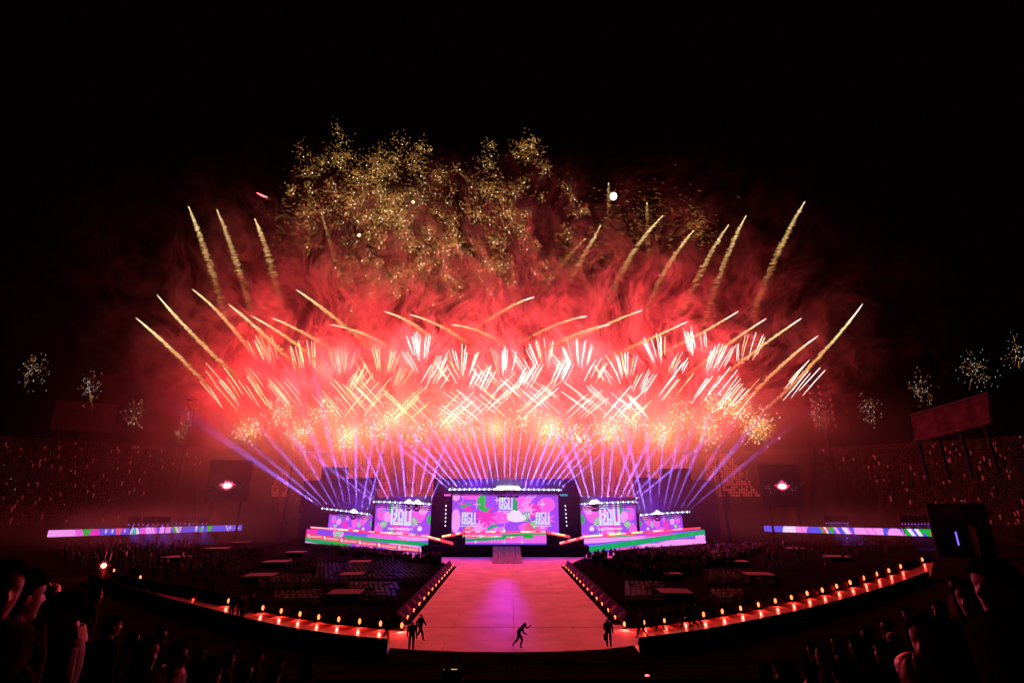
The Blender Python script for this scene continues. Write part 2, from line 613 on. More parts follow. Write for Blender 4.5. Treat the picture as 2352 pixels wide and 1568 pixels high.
def little_person(mb, x, y, z, rz, h, seat, r2):
    """a coarse spectator a few pixels tall"""
    ca, sa = math.cos(rz), math.sin(rz)
    m0 = r2.choice((0, 0, 0, 0, 0, 1, 1, 1, 0, 1, 0, 1, 0, 1, 0, 0, 1, 2))
    def ring(zz, w, d, oy=0.0):
        return [(x + (a * w) * ca - (b * d + oy) * sa, y + (a * w) * sa + (b * d + oy) * ca, z + zz) for a, b in ((-1, -1), (1, -1), (1, 1), (-1, 1))]
    hh = h * (.72 if seat else 1.0)
    vs = ring(0, .16, .12) + ring(hh * .5, .20, .14) + ring(hh * .80, .24, .13) + ring(hh * .86, .07, .07)
    fs = []
    for k in range(3):
        for i in range(4):
            fs.append((k * 4 + i, k * 4 + (i + 1) % 4, (k + 1) * 4 + (i + 1) % 4, (k + 1) * 4 + i))
    mb.add(vs, fs, m0)
    mb.ball((x, y, z + hh * .935), .115, 6, 4, 3, (1, 1, 1.2))
    if r2.random() < .10:
        for sgn in (-1, 1):
            mb.dash((x + sgn * .22 * ca, y + sgn * .22 * sa, z + hh * .78), (x + sgn * .3 * ca, y + sgn * .3 * sa - .1, z + hh * 1.12), .06, 3)

M['phone'] = emit('phone_light', (.75, .8, 1.0), 3.0)
CROWDM = [M['cloth'], M['cloth2'], M['white'], M['skin'], M['phone']]
def crowd_stand(t0, t1, seed, label):
    r2 = random.Random(seed)
    mb = MB()
    for r in range(26):
        t = t0
        while t < t1:
            t += r2.uniform(.19, .36)
            # the seats nearest the stage wings stay empty
            edge = abs(90 - t)
            if edge < 54 - r * .6 + r2.uniform(-5, 5):
                continue
            if r2.random() < .14:
                continue
            p = tier_pos(R(t), r)
            little_person(mb, p.x, p.y, p.z, R(t) + R(90) + r2.uniform(-.5, .5), r2.uniform(1.55, 1.85), r2.random() < .55, r2)
            if r2.random() < .012:
                mb.octa((p.x - math.cos(R(t)) * .4, p.y - math.sin(R(t)) * .4, p.z + 1.2), .07, 4)
    o = obj('crowd', mesh('crowd', mb, CROWDM))
    tag(o, label, None, None, 'stuff')
crowd_stand(128, 203, 21, 'dark mass of spectators filling the left grandstand')
crowd_stand(-24, 51, 22, 'dark mass of spectators filling the right grandstand')

# stand at the camera, its tiers falling away in front
def near_stand():
    root = thing('grandstand', 'dark near grandstand with the parapet above the moat, where the front spectators stand', 'grandstand')
    def el(x, b):
        return 105 - b * math.sqrt(max(0, 1 - (x / 150.0) ** 2))
    xs = [-70 + 140 * i / 40 for i in range(41)]
    mb = MB()
    k = 19
    vs, fs = [], []
    for x in xs:
        for r in range(k):
            y0 = el(x, 107 - r * 1.0)
            z = 8.55 - r * .24
            vs += [(x, y0, z), (x, y0 + 1.0, z)]
    kk = 2 * k
    for i in range(40):
        for j in range(kk - 1):
            fs.append((i * kk + j, (i + 1) * kk + j, (i + 1) * kk + j + 1, i * kk + j + 1))
    mb.add(vs, fs)
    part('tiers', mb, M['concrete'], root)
    def rib(name, b0, b1, z0, z1, mat):
        mb = MB()
        for i in range(40):
            q = [(xs[i], el(xs[i], b0)), (xs[i + 1], el(xs[i + 1], b0)), (xs[i + 1], el(xs[i + 1], b1)), (xs[i], el(xs[i], b1))]
            mb.add([(x, y, z) for z in (z0, z1) for x, y in q], [(4, 5, 6, 7), (0, 1, 5, 4), (2, 3, 7, 6)])
        part(name, mb, mat, root)
    rib('parapet', 87.4, 87.1, 0, 5.15, M['concrete'])
    rib('handrail', 87.3, 87.25, 5.5, 5.54, M['black'])
    for i in range(0, 41, 2):
        x = xs[i]
        part('handrail_post', MB().box((x, el(x, 87.26), 5.33), (.05, .05, .37)), M['black'], root)
    # red lit ledges beside the parapet
    for x0, x1, b in ((-34, -15.5, 85.2), (15, 27, 85.0)):
        n = 8
        for i in range(n):
            xa, xb = x0 + (x1 - x0) * i / n, x0 + (x1 - x0) * (i + 1) / n - .05
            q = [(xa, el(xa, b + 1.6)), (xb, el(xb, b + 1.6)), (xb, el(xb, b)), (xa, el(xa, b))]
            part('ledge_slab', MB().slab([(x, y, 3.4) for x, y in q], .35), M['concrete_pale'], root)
    return root
NEAR = near_stand()

# ------------------------------------------------------------------ banner barriers along the track
def barrier(line, lab, grp, h=1.0, z=0.0, per=5, back=False):
    step = per
    i = 0
    k = 0
    n = len(line) - 1
    while i < n:
        j = min(i + step, n)
        seg = line[i:j + 1]
        root = thing('banner_barrier', lab % nth(k), 'barrier', (seg[0].x, seg[0].y, 0), 0, grp)
        org = Vector((seg[0].x, seg[0].y, 0))
        mb = MB()
        for a, b in zip(seg, seg[1:]):
            d = Vector((b.x - a.x, b.y - a.y, 0))
            L = d.length
            c = (a + b) / 2 - org
            mb.box((c.x, c.y, h / 2), (L * 1.002, .10, h), math.atan2(d.y, d.x))
        part('panel', mb, M['banner'], root)
        # printed shapes on the side that faces the stand
        for a, b in zip(seg, seg[1:]):
            d = Vector((b.x - a.x, b.y - a.y, 0))
            L = d.length
            t = d.normalized()
            nn = Vector((t.y, -t.x, 0))
            if nn.y > 0:
                nn = -nn
            if L < 1.2:
                continue
            c = (a + b) / 2 - org + nn * .056
            kind = rnd.choice(('disc', 'star', 'arc', 'wave'))
            mb = MB()
            pts = []
            if kind == 'disc':
                pts = [(math.cos(w) * L * .3, .5 + math.sin(w) * .38) for w in [i2 * .4 for i2 in range(16)]]
            elif kind == 'star':
                for i2 in range(8):
                    rr = .45 if i2 % 2 == 0 else .12
                    pts.append((math.cos(i2 * math.pi / 4) * rr * 1.3, .5 + math.sin(i2 * math.pi / 4) * rr))
            elif kind == 'arc':
                ws = [i2 * math.pi / 8 for i2 in range(9)]
                pts = [(math.cos(w) * .8, .12 + math.sin(w) * .75) for w in ws] + [(math.cos(w) * .55, .12 + math.sin(w) * .5) for w in reversed(ws)]
            else:
                us = [i2 / 8 for i2 in range(9)]
                f = lambda u: .45 + .2 * math.sin(u * 7)
                pts = [((u - .5) * L * .8, f(u) + .12) for u in us] + [((u - .5) * L * .8, f(u) - .1) for u in reversed(us)]
            mb.add([(c.x + t.x * u, c.y + t.y * u, v * h) for u, v in pts], [tuple(range(len(pts)))])
            part('print', mb, M['bannerprint'], root)
        i = j
        k += 1
barrier(near_l, 'dark printed barrier, %s from the left end of the left track, near edge', 'near barriers of the left track')
barrier(near_r, 'dark printed barrier, %s from the runway on the right track, near edge', 'near barriers of the right track')
barrier([p + Vector((0, .5, 0)) for p in far_l[:-2]], 'dim barrier behind the floor lamps, %s from the left on the left track', 'lamp side barriers of the left track')
barrier([p + Vector((0, .5, 0)) for p in far_r[3:]], 'dim barrier behind the floor lamps, %s from the runway on the right track', 'lamp side barriers of the right track')

# ------------------------------------------------------------------ floor lamps
def make_par():
    root = thing('floor_lamp', 'x', 'lamp')
    part('bracket', MB().box((0, .05, .03), (.34, .24, .06)).box((-.17, .05, .18), (.03, .08, .3)).box((.17, .05, .18), (.03, .08, .3)), M['blackmetal'], root)
    part('can', MB().tube([(0, .18, .30), (0, .02, .32), (0, -.02, .32)], [.11, .15, .15], 10), M['blackmetal'], root)
    smooth(part('lens', MB().ball((0, -.06, .42), .15, 10, 7, 0, (.8, .8, 1.5)), M['par'], root))
    return root
PARP = make_par()
pars_l = [(262, 1309, 1.0), (295, 1326, .6), (322, 1327, 1.2), (352, 1340, .7), (385, 1345, 1.1), (451, 1362, .45), (525, 1379, 1), (604, 1395, 1), (646, 1402, 1), (689, 1409, 1), (732, 1416, 1),
          (778, 1421, 1), (826, 1426, 1), (874, 1431, 1), (923, 1435, 1)]
pars_r = [(1434, 1431, .9), (1479, 1426, .8), (1526, 1422, .8), (1571, 1414, .8), (1616, 1410, 1), (1659, 1403, 1), (1701, 1396, 1), (1742, 1388, 1.05), (1781, 1380, 1.1), (1818, 1372, 1.1), (1854, 1363, 1.15),
          (1889, 1356, 1.2), (1922, 1347, 1.2), (1953, 1339, 1.3), (1984, 1329, 1.35), (2014, 1320, 1.4), (2042, 1312, 1.4), (2069, 1303, 1.5), (2119, 1287, 1.5)]
used = [False]
def put_par(px, py, s, label, group, z=.42):
    p = G(px, py, z)
    o = PARP if not used[0] else copy_tree(PARP)
    used[0] = True
    o.location = (p.x, p.y, .012)
    o.scale = (s, s, s)
    tag(o, label, 'lamp', group)
    to = Vector((0, 0, 0)) - p
    o.rotation_euler = (0, 0, math.atan2(to.y, to.x) + R(90))
    l = lamp('SPOT', 'floor_lamp_light', PAR * s, (1.0, .03, .02), (p.x, p.y - .3, .42 * s), None, .1, spot_size=R(112), spot_blend=.5)
    sd = -1 if p.x < 0 else 1
    l.rotation_euler = Vector((-sd * .75 * abs(p.x) / 60 - sd * .2, -1.0, -.62)).to_track_quat('-Z', 'Y').to_euler()
for i, (a, b, s) in enumerate(pars_l):
    put_par(a, b, s, 'small glowing floor lamp, %s from the left along the left half of the track' % nth(i + 1), 'floor lamps along the left track')
for i, (a, b, s) in enumerate(pars_r):
    put_par(a, b, s, 'small glowing floor lamp, %s from the runway along the right half of the track' % nth(i), 'floor lamps along the right track')
# the burning red flare at the far left of the row
p = G(238, 1299, 1.6)
fl = thing('hand_flare', 'brightest red flare at the left end of the floor lamps', 'flare', (p.x, p.y, 0))
part('stick', MB().tube([(0, 0, 0), (0, 0, 1.5)], .04, 6), M['blackmetal'], fl)
smooth(part('flame', MB().ball((0, 0, 1.65), .36, 12, 8), M['par_hot'], fl))
for k in range(14):
    w = k * 2 * math.pi / 14
    part('flare_ray', MB().dash((0, 0, 1.65), (math.cos(w) * rnd.uniform(.6, 1.1), 0, 1.65 + math.sin(w) * rnd.uniform(.6, 1.1)), .025), M['tube_red'], fl)
lamp('POINT', 'flare_light', 900, (1, .05, .05), (0, -.6, 1.7), fl, .2)

# ------------------------------------------------------------------ sloped side panels of the runway
def side_panel(p0, p1, side, lab):
    d = Vector((p1.x - p0.x, p1.y - p0.y, 0))
    L = d.length
    t = d.normalized()
    out = Vector((t.y, -t.x, 0))
    if out.x * side < 0:
        out = -out
    org = Vector((p0.x, p0.y, 0))
    root = thing('runway_fence', lab, 'fence', org)
    n = 14
    for i in range(n):
        a, b = t * (L * i / n + .03), t * (L * (i + 1) / n - .03)
        q = [a, b, b + out * .55, a + out * .55]
        vs = [(q[0].x, q[0].y, .05), (q[1].x, q[1].y, .05), (q[2].x, q[2].y, 1.0), (q[3].x, q[3].y, 1.0)]
        back = [(v[0] + out.x * .08, v[1] + out.y * .08, v[2]) for v in vs]
        part('panel', MB().add(vs + back, [(0, 1, 2, 3), (7, 6, 5, 4), (0, 4, 5, 1), (2, 6, 7, 3), (1, 5, 6, 2), (3, 7, 4, 0)]), M['railbanner'], root)
        # zigzag print
        c = (a + b) / 2
        pts = []
        zz = [(-.42, .15), (-.1, .45), (-.22, .5), (.25, .9), (.38, .86), (.05, .5), (.18, .42), (-.25, .12)]
        vs = []
        for u, v in zz:
            w = c + t * (u * L / n * .8) + out * (.55 * v)
            nrm = -out * .012
            vs.append((w.x + nrm.x, w.y + nrm.y, .05 + .95 * v + .012))
        part('print', MB().add(vs, [tuple(range(8))]), M['railprint'], root)
    part('floor_gutter', MB().slab([(-out * .02).to_tuple()[:2] + (.04,), (t * L - out * .02).to_tuple()[:2] + (.04,), (t * L - out * .75).to_tuple()[:2] + (.04,), (-out * .75).to_tuple()[:2] + (.04,)], .02), M['blackmetal'], root)
    for i in range(14):
        f = (i + .6) / 14
        w = org + t * (L * f) - out * .35
        o = copy_tree(PARP)
        o.location = (w.x, w.y, .05)
        o.scale = (.75,) * 3
        tag(o, 'small red floor lamp against the sloped %s runway fence, %s from the stage' % ('left' if side < 0 else 'right', nth(i)), 'lamp', 'floor lamps along the runway fences')
        o.rotation_euler = (0, 0, math.atan2(out.y, out.x) - R(90) + math.pi)
        if i % 2 == 0:
            lamp('POINT', 'floor_lamp_light', 22, (1.0, .03, .04), (w.x + out.x * .12, w.y, .42), None, .1)
side_panel(rl0, G(922, 1434), -1, 'sloped lilac printed fence along the left edge of the runway')
side_panel(rr0, G(1428, 1434), 1, 'sloped lilac printed fence along the right edge of the runway')

# ------------------------------------------------------------------ stage
SY = 126.0
stage = thing('stage', 'wide black main stage with facade, deck and wings at the end of the runway', 'stage', (0, SY, 0))
def sbox(name, x0, x1, y0, y1, z0, z1, mat, parent=stage):
    c = ((x0 + x1) / 2, (y0 + y1) / 2 - SY, (z0 + z1) / 2)
    return part(name, MB().box(c, (x1 - x0, y1 - y0, z1 - z0)), mat, parent)
fx0, fx1 = P(992, 1180, SY).x, P(1331, 1180, SY).x
ftop = P(1160, 1098, SY).z
DZ = 2.1
sbox('facade', fx0, fx1, SY + .6, SY + 3, 0, ftop, M['facade'])
cx0, cx1 = P(1037, 1180, SY).x, P(1284, 1180, SY).x
sbox('side_wall', fx0, cx0 - .4, SY - 1.2, SY + .55, 0, P(1010, 1128, SY).z - 1.2, M['black'])
sbox('side_wall', cx1 + 1.6, fx1, SY - 1.2, SY + .55, 0, P(1010, 1128, SY).z - 1.2, M['black'])
sbox('deck', fx0 - 1, fx1 + 1, 119.3, SY - 1.25, 1.85, DZ, M['blackmetal'])
sbox('deck_skirt', fx0 - 1, fx1 + 1, 119.5, 119.9, 0, 1.84, M['black'])
sbox('screen_plinth', cx0, cx1, SY - 1.2, SY + .3, DZ + .0, P(1160, 1222, SY).z - .1, M['black'])
# ramp of five boards
ra, rb = P(1132, 1254, 119.2), P(1195, 1254, 119.2)
rc, rd = G(1131, 1294), G(1200, 1294)
for i in range(5):
    f0, f1 = i / 5 + .006, (i + 1) / 5 - .006
    q = [rc.lerp(rd, f0), rc.lerp(rd, f1), ra.lerp(rb, f1), ra.lerp(rb, f0)]
    vs = [(v.x, v.y - SY, (.06 if k < 2 else DZ) - .0) for k, v in enumerate(q)]
    lo = [(v[0], v[1], v[2] - .05) for v in vs]
    part('plank', MB().add(vs + lo, [(0, 1, 2, 3), (7, 6, 5, 4), (0, 4, 5, 1), (2, 6, 7, 3), (1, 5, 6, 2), (3, 7, 4, 0)]), M['wood'], stage)
# wing walls (the wings fall back from the centre)
AL, BL = P(985, 1250, 124.0), P(701, 1250, 150.0)
AR, BR = P(1340, 1250, 124.0), P(1622, 1250, 150.0)
def wing_box(name, pa, pb, A, B, off, th, z0, z1, mat, parent):
    """a wall between picture columns pa and pb on the wing plane"""
    a, b = W(pa, 1200, A, B, off), W(pb, 1200, A, B, off)
    d = Vector((b.x - a.x, b.y - a.y, 0))
    c = (a + b) / 2
    loc = parent.location
    return part(name, MB().box((c.x - loc.x, c.y - loc.y, (z0 + z1) / 2), (d.length, th, z1 - z0), math.atan2(d.y, d.x)), mat, parent)
def zat(px, py, A, B, off=0.0):
    return W(px, py, A, B, off).z
wing_box('wing_wall', 690, 860, AL, BL, 6, 1.0, 0, zat(740, 1102, AL, BL, 6), M['facade'], stage)
wing_box('wing_wall', 856, 992, AL, BL, 4, .8, 0, zat(930, 1140, AL, BL, 4), M['facade'], stage)
wing_box('wing_wall', 1332, 1468, AR, BR, 4, .8, 0, zat(1390, 1140, AR, BR, 4), M['facade'], stage)
wing_box('wing_wall', 1464, 1650, AR, BR, 6, 1.0, 0, zat(1590, 1102, AR, BR, 6), M['facade'], stage)
wing_box('wing_skirt', 690, 985, AL, BL, .5, .3, 0, 2.0, M['black'], stage)
wing_box('wing_skirt', 1340, 1632, AR, BR, .5, .3, 0, 2.0, M['black'], stage)
# low side platforms with a glossy floor in front of the wings
for pts in (((905, 1281), (932, 1266), (985, 1270), (985, 1281)), ((1345, 1281), (1345, 1271), (1400, 1266), (1432, 1274), (1400, 1281))):
    vs = [G(a, b, .5) for a, b in pts]
    lo = [(v.x, v.y - SY, .5) for v in vs]
    part('side_platform', MB().slab(lo, .45), M['runway'], stage)
# dressing room towers behind the wings
for px0, px1, py, side in ((742, 784, 1073, 'left'), (1530, 1582, 1076, 'right')):
    A, B = (AL, BL) if side == 'left' else (AR, BR)
    a, b = W(px0, 1150, A, B, 9), W(px1, 1150, A, B, 9)
    c = (a + b) / 2
    h = zat((px0 + px1) / 2, py, A, B, 9)
    rt = thing('speaker_tower', 'dark blocky speaker tower rising behind the %s stage wing' % side, 'tower', (c.x, c.y, 0))
    w = abs(b.x - a.x)
    part('scaffold', MB().box((-w * .45, 0, h * .38), (.2, 2, h * .76)).box((w * .45, 0, h * .38), (.2, 2, h * .76)).box((0, .9, h * .38), (w * .9, .2, h * .76)), M['blackmetal'], rt)
    part('cabinet', MB().box((0, 0, h * .88), (w, 2.6, h * .235)), M['black'], rt)
# hanging line arrays
for px, y0, y1, A, B, nm in ((698, 1127, 1178, AL, BL, 'left'), (1668, 1128, 1172, AR, BR, 'right')):
    t, b = W(px, y0, A, B, 2), W(px, y1, A, B, 2)
    r0 = thing('line_array', 'black line array of speakers hanging at the %s end of the stage' % nm, 'speaker', (t.x, t.y, 0))
    n = 8
    for i in range(n):
        z = t.z + (b.z - t.z) * (i + .5) / n
        part('speaker_box', MB().box((0, -.05 * i * i * .2, z), (1.0, .7, (t.z - b.z) / n * .92)), M['blackmetal'], r0)
    part('suspension', MB().tube([(0, 0, t.z), (0, 0, t.z + 6)], .05, 5), M['blackmetal'], r0)
# leaning masts beside the wings
for (xa, ya), (xb, yb), nm in (((673, 1057), (646, 1165), 'left'), ((1647, 1057), (1676, 1207), 'right')):
    t = P(xa, ya, 158)
    b = P(xb, 1224, 156)
    mb = MB().tube([(b.x, b.y, 0), tuple(t)], [.45, .12], 6)
    lone('mast', mb, M['concrete_pale'], 'slender pale leaning mast beyond the %s end of the stage' % nm, 'mast', 'masts beside the stage')

# ------------------------------------------------------------------ LED screens and their pictures
def clip(poly, w, h):
    def cut(pts, f, inter):
        out = []
        for i in range(len(pts)):
            a, b = pts[i - 1], pts[i]
            fa, fb = f(a), f(b)
            if fa >= 0:
                out.append(a) if False else None
            if (fa >= 0) != (fb >= 0):
                t = fa / (fa - fb)
                out.append((a[0] + (b[0] - a[0]) * t, a[1] + (b[1] - a[1]) * t))
            if fb >= 0:
                out.append(b)
        return out
    for f in (lambda p: p[0], lambda p: w - p[0], lambda p: p[1], lambda p: h - p[1]):
        if not poly:
            return []
        poly = cut(poly, f, None)
    return poly

class Screen:
    def __init__(s, name, label, cat, a, b, h, base='violet', depth=.35, tilt_h=None, group=None):
        """a, b: lower corners seen from the stand; h: height"""
        d = Vector((b.x - a.x, b.y - a.y, 0))
        s.w, s.h = d.length, h
        s.root = thing(name, label, cat, a, math.atan2(d.y, d.x), group)
        s.sl = (b.z - a.z) / s.w
        s.lay = 0
        part('panel', MB().add([(0, 0, 0), (s.w, 0, b.z - a.z), (s.w, 0, b.z - a.z + h), (0, 0, h)], [(0, 1, 2, 3)]), SCR[base], s.root)
        bz = b.z - a.z
        q = [(-.12, .02, -.12), (s.w + .12, .02, bz - .12), (s.w + .12, .02, bz + h + .12), (-.12, .02, h + .12)]
        part('frame', MB().add(q + [(x, depth, z) for x, y, z in q], [(0, 1, 2, 3), (7, 6, 5, 4), (0, 4, 5, 1), (2, 6, 7, 3), (1, 5, 6, 2), (3, 7, 4, 0)]), M['blackmetal'], s.root)
    def shape(s, name, polys, mat, label=None):
        s.lay += 1
        y = -.004 * s.lay
        mb = MB()
        for poly in polys:
            poly = clip(poly, s.w, s.h)
            if len(poly) >= 3:
                mb.add([(u, y, v + s.sl * u) for u, v in poly], [tuple(range(len(poly)))])
        if mb.v:
            return part(name, mb, SCR[mat], s.root)
    # graphics, all in metres on the screen
    def petal(s, x, y, rx, ry, rot=0, mat='pink'):
        ca, sa = math.cos(rot), math.sin(rot)
        s.shape('petal', [[(x + rx * math.cos(w) * ca - ry * math.sin(w) * sa, y + rx * math.cos(w) * sa + ry * math.sin(w) * ca) for w in [k * math.pi / 10 for k in range(20)]]], mat)
    def star(s, x, y, r, k=4, inner=.16, mat='pale', rot=0, sx=1.0):
        s.shape('star', [[(x + sx * (r if i % 2 == 0 else r * inner) * math.sin(i * math.pi / k + rot), y + (r if i % 2 == 0 else r * inner) * math.cos(i * math.pi / k + rot)) for i in range(2 * k)]], mat)
    def leaf(s, x, y, r, rot=0, span=math.pi, mat='green', stripes=0):
        n = 14
        pts = [(x, y)] + [(x + r * math.cos(rot + span * i / n), y + r * math.sin(rot + span * i / n)) for i in range(n + 1)]
        s.shape('leaf_edge', [[(x + (p[0] - x) * 1.07, y + (p[1] - y) * 1.07) for p in pts]], 'teal')
        s.shape('leaf', [pts], mat)
        if stripes:
            polys = []
            for k in range(stripes):
                a = rot + span * (k + .5) / stripes
                w = span / stripes * .22
                polys.append([(x + r * .15 * math.cos(a), y + r * .15 * math.sin(a)), (x + r * .96 * math.cos(a - w), y + r * .96 * math.sin(a - w)), (x + r * .96 * math.cos(a + w), y + r * .96 * math.sin(a + w))])
            s.shape('leaf_stripe', polys, 'white')
    def ribbon(s, pts, wd, mat='teal', name='ribbon'):
        polys = []
        for (x0, y0), (x1, y1) in zip(pts, pts[1:]):
            d = Vector((x1 - x0, y1 - y0))
            if d.length < 1e-6:
                continue
            n = Vector((-d.y, d.x)).normalized() * wd / 2
            polys.append([(x0 + n.x, y0 + n.y), (x0 - n.x, y0 - n.y), (x1 - n.x, y1 - n.y), (x1 + n.x, y1 + n.y)])
        s.shape(name, polys, mat)
    def wave(s, x, y, w, a, wd, mat='green2', ph=0.0):
        pts = [(x + w * i / 10, y + a * math.sin(ph + i / 10 * 5.2)) for i in range(11)]
        s.ribbon(pts, wd * 1.5, 'teal', 'ribbon_edge')
        s.ribbon(pts, wd, mat)
    def flower(s, x, y, r, mat='white'):
        polys = []
        for k in range(6):
            a = R(20 + k * 28)
            polys.append([(x, y), (x + r * math.cos(a - .22) * .7, y + r * math.sin(a - .22) * .7), (x + r * math.cos(a), y + r * math.sin(a)), (x + r * math.cos(a + .22) * .7, y + r * math.sin(a + .22) * .7)])
        polys.append([(x + r * .8 * math.cos(k * .4), y + r * .33 * math.sin(k * .4)) for k in range(16)])
        s.shape('flower', polys, mat)
    def logo(s, x, y, w, text=True):
        """the ASU emblem, lower left at x, y"""
        k = w / 10.0
        def rc(a, b, c, d):
            return [(x + a * k, y + b * k), (x + c * k, y + b * k), (x + c * k, y + d * k), (x + a * k, y + d * k)]
        def pl(*pts):
            return [(x + a * k, y + b * k) for a, b in pts]
        body = [rc(0, 0, 1.0, 8.0), rc(1, 7.0, 3.1, 8.0), rc(2.2, 4.1, 3.1, 7.0), rc(1, 5.2, 2.2, 6.0),
                # the 2 below the A
                rc(1.35, 3.1, 3.1, 3.9), pl((2.2, 2.6), (3.1, 2.6), (3.1, 3.1), (2.2, 3.1)), pl((1.35, 1.2), (2.2, 1.2), (3.1, 2.6), (2.2, 2.6), (1.35, 1.9)),
                rc(1.35, 0, 6.25, .95), rc(1.35, .95, 2.2, 1.2),
                # S
                rc(3.45, 7.0, 6.25, 8.0), rc(3.45, 5.6, 4.4, 7.0), pl((3.45, 5.6), (4.4, 5.6), (6.25, 4.0), (6.25, 3.7), (5.3, 3.7)), rc(5.3, 1.2, 6.25, 3.72),
                rc(3.45, 1.2, 5.3, 2.1), rc(3.45, 2.1, 4.3, 4.3),
                # U
                rc(6.6, -.1, 7.6, 8.0), rc(8.8, -.1, 9.8, 7.9), rc(7.6, -.1, 8.8, 1.0)]
        sh = .22
        s.shape('logo_shadow', [[(p[0] + sh * k, p[1] - sh * k) for p in q] for q in body], 'violet2')
        s.shape('logo', body, 'logo')
        g = [rc(.42, .3, .58, 7.3), rc(7.02, .5, 7.18, 7.6), rc(9.22, .5, 9.38, 7.5), rc(7.18, .4, 9.22, .56), rc(3.85, 7.42, 6.0, 7.58), rc(3.85, 5.6, 4.0, 7.42), pl((3.85, 5.6), (4.0, 5.6), (5.85, 3.9), (5.7, 3.8)),
             rc(5.7, 1.6, 5.85, 3.85), rc(3.85, 1.6, 5.7, 1.74), rc(3.85, 1.7, 4.0, 4.1), rc(1.7, .42, 6.1, .56), rc(1.7, .5, 1.84, 1.6), rc(1.6, 3.42, 2.7, 3.56), rc(1.2, 6.3, 2.1, 6.9)]
        s.shape('logo_groove', g, 'groove')
        if text:
            s.text('Juegos Panamericanos', x + 4.9 * k, y - 1.55 * k, 1.12 * k, 'logo')
            s.text('Junior', x + 4.9 * k, y - 2.85 * k, 1.12 * k, 'logo')
    def text(s, body, x, y, size, mat, rot=0.0, sx=1.0):
        s.lay += 1
        c = bpy.data.curves.new('lettering', 'FONT')
        c.body = body
        c.size = size * 1.25
        c.align_x = 'CENTER'
        c.space_character = .95
        c.offset = size * .02
        c.resolution_u = 1
        o = bpy.data.objects.new('lettering', c)
        COL.objects.link(o)
        dg = bpy.context.evaluated_depsgraph_get()
        me = bpy.data.meshes.new_from_object(o.evaluated_get(dg))
        bpy.data.objects.remove(o)
        me.transform(Matrix.Rotation(rot, 4, 'Z') @ Matrix.Scale(sx, 4, (1, 0, 0)))
        me.transform(Matrix.Rotation(R(90), 4, 'X'))
        me.materials.clear()
        me.materials.append(SCR[mat])
        t = obj('lettering', me, s.root, (x, -.004 * s.lay, y + s.sl * x))
        return t

def side_art(S, mirror=False, big=True):
    """the collage on the four wing screens; u, v in 0..1"""
    w, h = S.w, S.h
    X = (lambda u: (1 - u) * w) if mirror else (lambda u: u * w)
    sg = -1 if mirror else 1
    r = min(w, h)
    S.petal(X(.12), .72 * h, .17 * r * 1.3, .22 * r, .4, 'pink')
    S.petal(X(.25), .62 * h, .22 * r, .17 * r, .2, 'pale')
    S.petal(X(.08), .15 * h, .2 * r, .25 * r, 0, 'pink')
    S.petal(X(.80), .70 * h, .34 * r, .25 * r, .5 * sg, 'pink')
    S.petal(X(.88), .84 * h, .22 * r, .14 * r, .3 * sg, 'pale')
    S.petal(X(.52), .16 * h, .36 * r, .2 * r, 0, 'pink')
    S.petal(X(.62), .60 * h, .26 * r, .3 * r, 0, 'pink')
    S.petal(X(.40), .42 * h, .2 * r, .3 * r, .6, 'pink2')
    S.star(X(.72), .45 * h, .2 * r, 9, .35, 'pale')
    S.star(X(.45), .80 * h, .22 * r, 10, .3, 'pale')
    S.shape('stripe', [[(X(.82 + i * .035), .02 * h), (X(.84 + i * .035), .02 * h), (X(.93 + i * .03), .16 * h), (X(.915 + i * .03), .17 * h)] for i in range(3)], 'pink2')
    S.leaf(X(.33), .86 * h, .17 * r, R(90) if not mirror else R(-90), math.pi, 'green2')
    S.leaf(X(1.0), .56 * h, .13 * r, R(90) if not mirror else R(-90), math.pi, 'green')
    S.leaf(X(.18), .24 * h, .24 * r, R(45) if not mirror else R(45), R(95), 'green', 5)
    S.leaf(X(.34), .02 * h, .19 * r, R(10), R(150), 'green', 6)
    S.leaf(X(.70), .40 * h, .22 * r, R(-5) if not mirror else R(90), R(95), 'green', 5)
    S.leaf(X(.0), .0, .17 * r, R(0) if not mirror else R(90), R(90), 'green', 4)
    S.wave(X(.10) if not mirror else X(.20), .80 * h, .10 * w, -.03 * h * sg, .035 * h, 'teal')
    S.wave(X(.71) if not mirror else X(.82), .14 * h, .10 * w, .03 * h * sg, .035 * h, 'teal')
    S.flower(X(.83), .27 * h, .12 * r, 'white')
    for u, v, q in ((.09, .42, .06), (.24, .86, .09), (.84, .85, .1), (.97, .12, .07), (.70, .16, .09), (.07, .40, .05)):
        S.star(X(u), v * h, q * h, 4, .14, 'white', 0, .45)

def plane_screen(name, label, px0, px1, pyt, pyb, A, B, off, base='violet'):
    a, b = W(px0, (pyt + pyb) / 2, A, B, off), W(px1, (pyt + pyb) / 2, A, B, off)
    pm = (px0 + px1) / 2
    z0, z1 = zat(pm, pyb, A, B, off), zat(pm, pyt, A, B, off)
    a.z = b.z = z0
    return Screen(name, label, 'led screen', a, b, z1 - z0, base)

S1 = plane_screen('led_screen', 'inner LED screen left of the centre facade with the large white emblem', 860.5, 989, 1157, 1236, AL, BL, 2.2)
side_art(S1)
S1.logo(.31 * S1.w, .385 * S1.h, .375 * S1.w)
S2 = plane_screen('led_screen', 'small outermost LED screen at the left end of the stage', 754, 854, 1181, 1226, AL, BL, 3.2)
side_art(S2)
S3 = plane_screen('led_screen', 'inner LED screen right of the centre facade with the large white emblem', 1334.5, 1462, 1157, 1236, AR, BR, 2.2)
side_art(S3, True)
S3.logo(.31 * S3.w, .385 * S3.h, .375 * S3.w)
S4 = plane_screen('led_screen', 'small outermost LED screen at the right end of the stage', 1469, 1568, 1181, 1226, AR, BR, 3.2)
side_art(S4, True)

